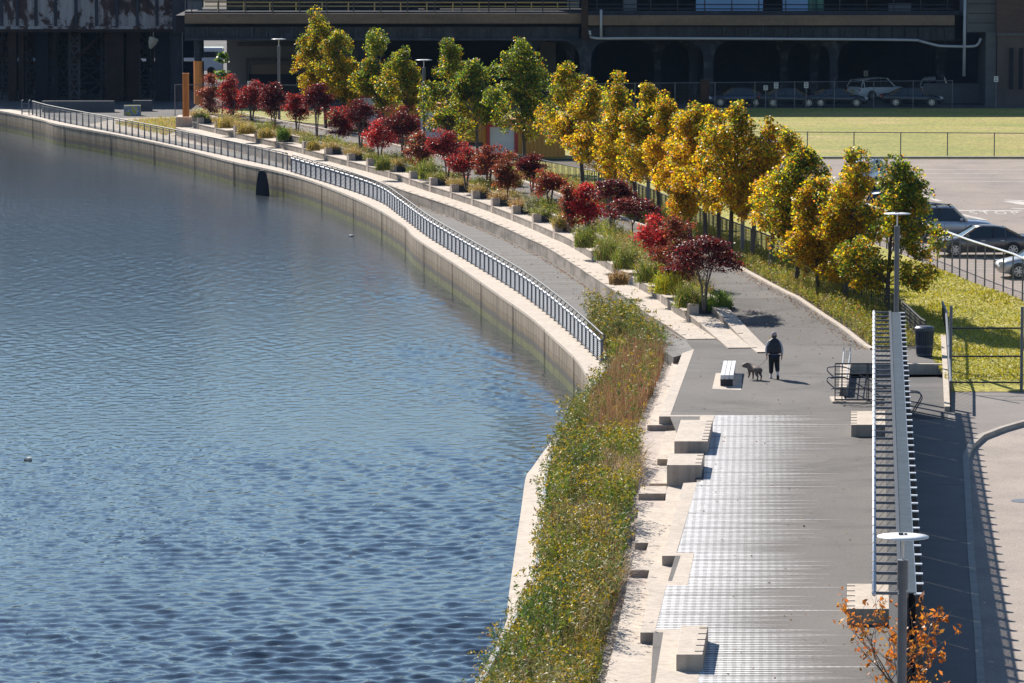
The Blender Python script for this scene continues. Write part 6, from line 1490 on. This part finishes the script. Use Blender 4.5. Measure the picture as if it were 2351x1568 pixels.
# ------------------------------------------------------------------ orange young tree in the foreground
def front_tree():
    rng = np.random.default_rng(31); rd = random.Random(31)
    p = Vector((WX(97) + .02, 97, 0)); o = thing('young_tree', 'young tree with sparse bright orange leaves in the bottom right corner', 'tree', p)
    m = MB(); tips = []
    def limb(a, d, L, r, lev):
        pts = [a]; v = Vector(d).normalized()
        for k in range(4):
            v = (v + Vector((rd.uniform(-.18, .18), rd.uniform(-.18, .18), rd.uniform(-.02, .12)))).normalized(); pts.append(pts[-1] + v * L / 4)
        m.tube(pts, [r, r * .8, r * .62, r * .48, r * .34], 5, cap=False)
        if lev < 3:
            for k in range(4 if lev else 9):
                b = pts[rd.choice([1, 2, 3, 4])]; a2 = rd.uniform(0, 6.28); sp = .9 if lev else .75
                limb(b, v * .7 + Vector((math.cos(a2) * sp, math.sin(a2) * sp, .25)), L * rd.uniform(.48, .70), r * .45, lev + 1)
        else: tips.extend(pts[2:])
        if lev == 2: tips.append(pts[-1])
    limb(Vector((0, 0, 0)), (0.0, 0, 1), 2.45, .05, 0)
    m.build('trunk', M['bark_grey'], o, local=True)
    T = np.array([tuple(t) for t in tips]); k = rng.random(len(T)) < .55; T = T[k]
    c = np.repeat(T, 3, axis=0) + rng.normal(0, .05, (len(T) * 3, 3)); n = len(c)
    Vv, Fq, col = leaf_quads(rng, c, rng.uniform(.05, .085, n), palette(rng, n, [(.50, .17, .025), (.42, .12, .02), (.52, .24, .035), (.28, .10, .03)], [3, 2, 1.4, .5]), flat=.1, asp=.5)
    q_ = quads_mesh('leaves', Vv, Fq, M['leaf'], col); q_.parent = o
front_tree()

# ------------------------------------------------------------------ person and dog
def skinned(name, verts, edges, radii, mt, parent, levels=2):
    me = bpy.data.meshes.new(name); me.from_pydata(verts, edges, []); ob = link(bpy.data.objects.new(name, me))
    sk = ob.modifiers.new('skin', 'SKIN'); ss = ob.modifiers.new('sub', 'SUBSURF'); ss.levels = ss.render_levels = levels
    if not me.skin_vertices: me.attributes
    for i, sv in enumerate(me.skin_vertices[0].data):
        r = radii[i]; sv.radius = r if isinstance(r, tuple) else (r, r); sv.use_root = (i == 0)
    bpy.context.view_layer.update()
    nm = bpy.data.meshes.new_from_object(ob.evaluated_get(bpy.context.evaluated_depsgraph_get())); bpy.data.objects.remove(ob)
    nm.name = name; nm.materials.clear(); nm.materials.append(mt); nm.polygons.foreach_set('use_smooth', [True] * len(nm.polygons))
    o = link(bpy.data.objects.new(name, nm)); o.parent = parent
    return o
def chain(*pts): return list(pts)
SKIN = mat('skin', (0.36, 0.20, 0.14), (0.32, 0.175, 0.12), 6, .55)
def person():
    p = P(1777, 869); o = thing('person', 'person in a dark padded vest, pale sweater and cap walking away with a dog', 'person', p)
    # body: one continuous skin
    v = [(0, 0, .94), (0, .02, 1.14), (0, .02, 1.34), (0, .03, 1.47), (0, .055, 1.54), (0, .085, 1.62), (0, .10, 1.70),
         (-.10, 0, .90), (-.105, .03, .50), (-.115, -.01, .10), (-.12, .13, .035),
         (.10, 0, .90), (.115, .05, .50), (.125, -.30, .24), (.13, -.30, .12),
         (-.20, .02, 1.42), (-.295, -.01, 1.15), (-.285, .05, .91), (-.275, .07, .85),
         (.20, .02, 1.42), (.295, -.03, 1.14), (.30, .03, .89), (.295, .05, .83)]
    e = [(0, 1), (1, 2), (2, 3), (3, 4), (4, 5), (5, 6), (0, 7), (7, 8), (8, 9), (9, 10), (0, 11), (11, 12), (12, 13), (13, 14), (3, 15), (15, 16), (16, 17), (17, 18), (3, 19), (19, 20), (20, 21), (21, 22)]
    r = [(.16, .11), (.15, .105), (.165, .11), (.13, .09), .058, .088, .085, .088, .058, .042, .038, .088, .058, .042, .036, .06, .048, .032, .034, .06, .048, .032, .034]
    skinned('body', v, e, r, SKIN, o)
    navy = mat('padded_vest', (0.012, 0.014, 0.022), (0.02, 0.022, 0.032), 5, .6, stretch=(1, 1, 6)); blk = mat('dark_trousers', (0.010, 0.010, 0.013), (0.018, 0.018, 0.02), 5, .85); swt = mat('pale_sweater', (0.50, 0.50, 0.56), (0.42, 0.42, 0.48), 8, .85)
    for s, A in ((-1, [15, 16, 17]), (1, [19, 20, 21])):
        pts = [v[3], v[A[0]], v[A[1]], tuple(np.array(v[A[2]]) + np.array((0, -.0, .03)))]
        skinned('sleeve', pts, [(0, 1), (1, 2), (2, 3)], [.05, .072, .066, .055], swt, o)
    skinned('vest', [(0, 0, .93), (0, .01, 1.08), (0, .02, 1.25), (0, .02, 1.40), (0, .04, 1.50), (-.17, .02, 1.42), (.17, .02, 1.42), (0, .06, 1.56)], [(0, 1), (1, 2), (2, 3), (3, 4), (3, 5), (3, 6), (4, 7)], [(.33, .21), (.325, .20), (.34, .20), (.34, .18), (.14, .11), .13, .13, .085], navy, o)
    m = MB(); m.lathe([(.19, .0), (.2, .0), (.2, .05), (.19, .05)], 20, c=(0, 0, .885)); h_ = m.build('hem', mat('blue_hem', (.05, .09, .26), None, 4, .8), o, local=True); h_.scale = (1, .72, 1)
    skinned('trousers', [(0, 0, .92), (-.10, 0, .84), (-.108, .03, .50), (-.115, 0, .17), (.10, 0, .84), (.117, .05, .50), (.125, -.24, .28)], [(0, 1), (1, 2), (2, 3), (0, 4), (4, 5), (5, 6)], [(.22, .16), .135, .105, .085, .135, .105, .085], blk, o)
    wht = mat('white_shoe', (.72, .70, .70), (.6, .58, .6), 6, .6); sole = mat('shoe_sole', (.05, .05, .05), None, 5, .8)
    for pts, so_ in (([(-.117, -.06, .055), (-.12, .06, .05), (-.125, .17, .04)], [(-.117, -.08, .012), (-.125, .18, .012)]), ([(.125, -.36, .20), (.13, -.31, .10), (.135, -.24, .03)], [(.125, -.41, .16), (.135, -.27, .0)])):
        sh = skinned('shoe', pts, [(0, 1), (1, 2)], [.055, .055, .045], wht, o)
        m = MB(); m.bar(so_[0], so_[1], .10, .03); m.build('sole', sole, sh, local=True, bevel=.008)
    for a, b in (((-.115, -.01, .07), (-.115, 0, .17)), ((.125, -.33, .18), (.125, -.28, .27))):
        m = MB(); m.tube([a, b], .045, 8); m.build('sock', wht, o, local=True, smooth=True)
    for s, c, cur in ((-1, (-.275, .07, .85), .6), (1, (.295, .05, .83), .25)):
        m = MB()
        m.loft([[(c[0] + dx, c[1] + dy * .8, z) for dx, dy in ((-.018, -.042), (.018, -.042), (.02, .042), (-.02, .042))] for z in (c[2] + .02, c[2] - .03, c[2] - .075)])
        for k, L in enumerate((.065, .078, .082, .068)):
            y0 = c[1] + .033 - k * .022; a = Vector((c[0], y0, c[2] - .07)); b = a + Vector((-s * .01, 0, -L * .5)); d = b + Vector((-s * L * .5 * cur, 0, -L * .5 * (1 - cur * .6))); m.tube([a, b, d], [.010, .0095, .007], 6)
        a = Vector((c[0], c[1] + .04, c[2] - .01)); m.tube([a, a + Vector((-s * .012, .028, -.03)), a + Vector((-s * .02, .03, -.06))], [.012, .011, .008], 6)
        m.build('hand', SKIN, o, local=True, smooth=True)
    cap = mat('grey_cap', (.42, .36, .35), (.34, .29, .29), 8, .8)
    m = MB(); m.lathe([(.101, 0), (.104, .05), (.092, .10), (.06, .135), (.01, .148)], 16, c=(0, .09, 1.655)); hat = m.build('cap', cap, o, local=True, smooth=True)
    m = MB(); m.box((-.03, .22, 1.665), (.15, .13, .014), .25); m.build('peak', cap, hat, local=True, bevel=.005)
    m = MB(); m.lathe([(.092, -.05), (.096, 0), (.097, .03)], 14, c=(0, .075, 1.62)); m.build('hair', mat('short_hair', (.10, .08, .075), None, 8, .8), o, local=True, smooth=True)
    for s in (-1, 1):
        m = MB(); m.lathe([(.006, -.03), (.018, -.01), (.018, .015), (.006, .03)], 8, c=(s * .093, .085, 1.635)); m.build('ear', SKIN, o, local=True, smooth=True)
    m = MB(); m.tube([(0, .19, 1.65), (0, .205, 1.62)], [.012, .02], 6); m.build('nose', SKIN, o, local=True, smooth=True)
    for s in (-1, 1):
        m = MB(); m.lathe([(.004, -.01), (.011, 0), (.004, .01)], 8, c=(s * .035, .172, 1.652)); m.build('eye', M['ink'], o, local=True)
    m = MB(); m.box((0, .172, 1.592), (.05, .01, .012)); m.build('mouth', mat('lips', (.28, .11, .09), None, 5, .6), o, local=True)
    return p
PP = person()
def dog():
    p = P(1733, 872); rz = math.radians(128)
    fur = mat('fawn_grey_fur', (0.20, 0.145, 0.115), (0.15, 0.105, 0.085), 7, .7, fine=.15, fscale=50)
    o = thing('dog', 'stocky grey-brown short-haired dog on a leash looking left', 'dog', p, rz)
    v = [(-.22, 0, .44), (-.06, 0, .43), (.10, 0, .43), (.22, 0, .45), (.31, .05, .53), (.36, .13, .56), (.39, .23, .53), (.41, .29, .51),
         (-.24, .09, .38), (-.20, .10, .25), (-.29, .10, .15), (-.27, .10, .03), (-.22, .10, .018),
         (-.24, -.09, .38), (-.18, -.10, .25), (-.27, -.10, .15), (-.25, -.10, .03), (-.20, -.10, .018),
         (.22, .09, .36), (.20, .10, .20), (.24, .10, .10), (.27, .10, .07),
         (.22, -.09, .36), (.21, -.10, .20), (.22, -.10, .03), (.26, -.10, .018),
         (-.31, .0, .46), (-.36, .0, .38), (-.37, .02, .27)]
    e = [(0, 1), (1, 2), (2, 3), (3, 4), (4, 5), (5, 6), (6, 7), (0, 8), (8, 9), (9, 10), (10, 11), (11, 12), (0, 13), (13, 14), (14, 15), (15, 16), (16, 17), (3, 18), (18, 19), (19, 20), (20, 21), (3, 22), (22, 23), (23, 24), (24, 25), (0, 26), (26, 27), (27, 28)]
    r = [(.165, .165), (.15, .14), (.18, .18), (.18, .19), (.13, .13), .13, .085, .065, .11, .075, .034, .026, .032, .085, .062, .034, .026, .032, .07, .042, .030, .034, .07, .042, .028, .034, .035, .022, .012]
    skinned('body', v, e, r, fur, o)
    for s in (-1, 1):
        m = MB(); c = Vector((.345 + s * .055, .12 - s * .03, .63)); m.add([c + Vector((-.03, 0, 0)), c + Vector((.035, -.01, 0)), c + Vector((.04 * s, .05, .035)), c + Vector((0, .02, .03))], [(0, 1, 3), (1, 2, 3), (2, 0, 3)]); m.build('ear', fur, o, local=True)
        m = MB(); m.lathe([(.003, -.008), (.010, 0), (.003, .008)], 8, c=(.385 + s * .045, .20 - s * .02, .565)); m.build('eye', M['ink'], o, local=True)
    m = MB(); m.lathe([(.006, -.015), (.02, 0), (.006, .015)], 8, c=(.42, .325, .52)); m.build('nose', M['ink'], o, local=True)
    m = MB(); c = Vector((.265, .02, .50)); N = 14
    m.tube([c + Vector((-.02 + .03 * math.sin(a), .115 * math.cos(a), .125 * math.sin(a))) for a in np.linspace(0, 6.283, N)], .016, 6, cap=False); m.build('harness', M['canvas'], o, local=True)
    R = Matrix.Rotation(rz, 3, 'Z'); q_ = p + R @ Vector((.10, 0, .56)); h = PP + Vector((-.28, .08, .77))
    mid = q_.lerp(h, .5) + Vector((0, 0, -.14)); m = MB(); m.tube(smooth_line([q_, q_.lerp(mid, .55) + Vector((0, 0, -.04)), mid, h.lerp(mid, .45) + Vector((0, 0, -.03)), h, h + Vector((0, .03, .03))], 4), .009, 6)
    tag(m.build('leash', mat('leash_webbing', (.10, .09, .085), None, 5, .7)), 'thin dark leash between the person and the dog', 'leash')
dog()

# ------------------------------------------------------------------ thin autumn haze
m = MB(); m.box((60, 330, 25), (900, 780, 64)); hz = m.build('haze', M['concrete']); hz['kind'] = 'stuff'; tag(hz, 'thin pale blue air over the river and the far viaduct', 'haze')
hm = bpy.data.materials.new('haze_air'); hm.use_nodes = True; hn = hm.node_tree.nodes; hn.remove(hn['Principled BSDF'])
pv = hn.new('ShaderNodeVolumePrincipled'); pv.inputs['Color'].default_value = (0.35, 0.6, 1.0, 1); pv.inputs['Density'].default_value = 0.00003; pv.inputs['Anisotropy'].default_value = 0.0
hm.node_tree.links.new(pv.outputs[0], hn['Material Output'].inputs['Volume']); hz.data.materials.clear(); hz.data.materials.append(hm)
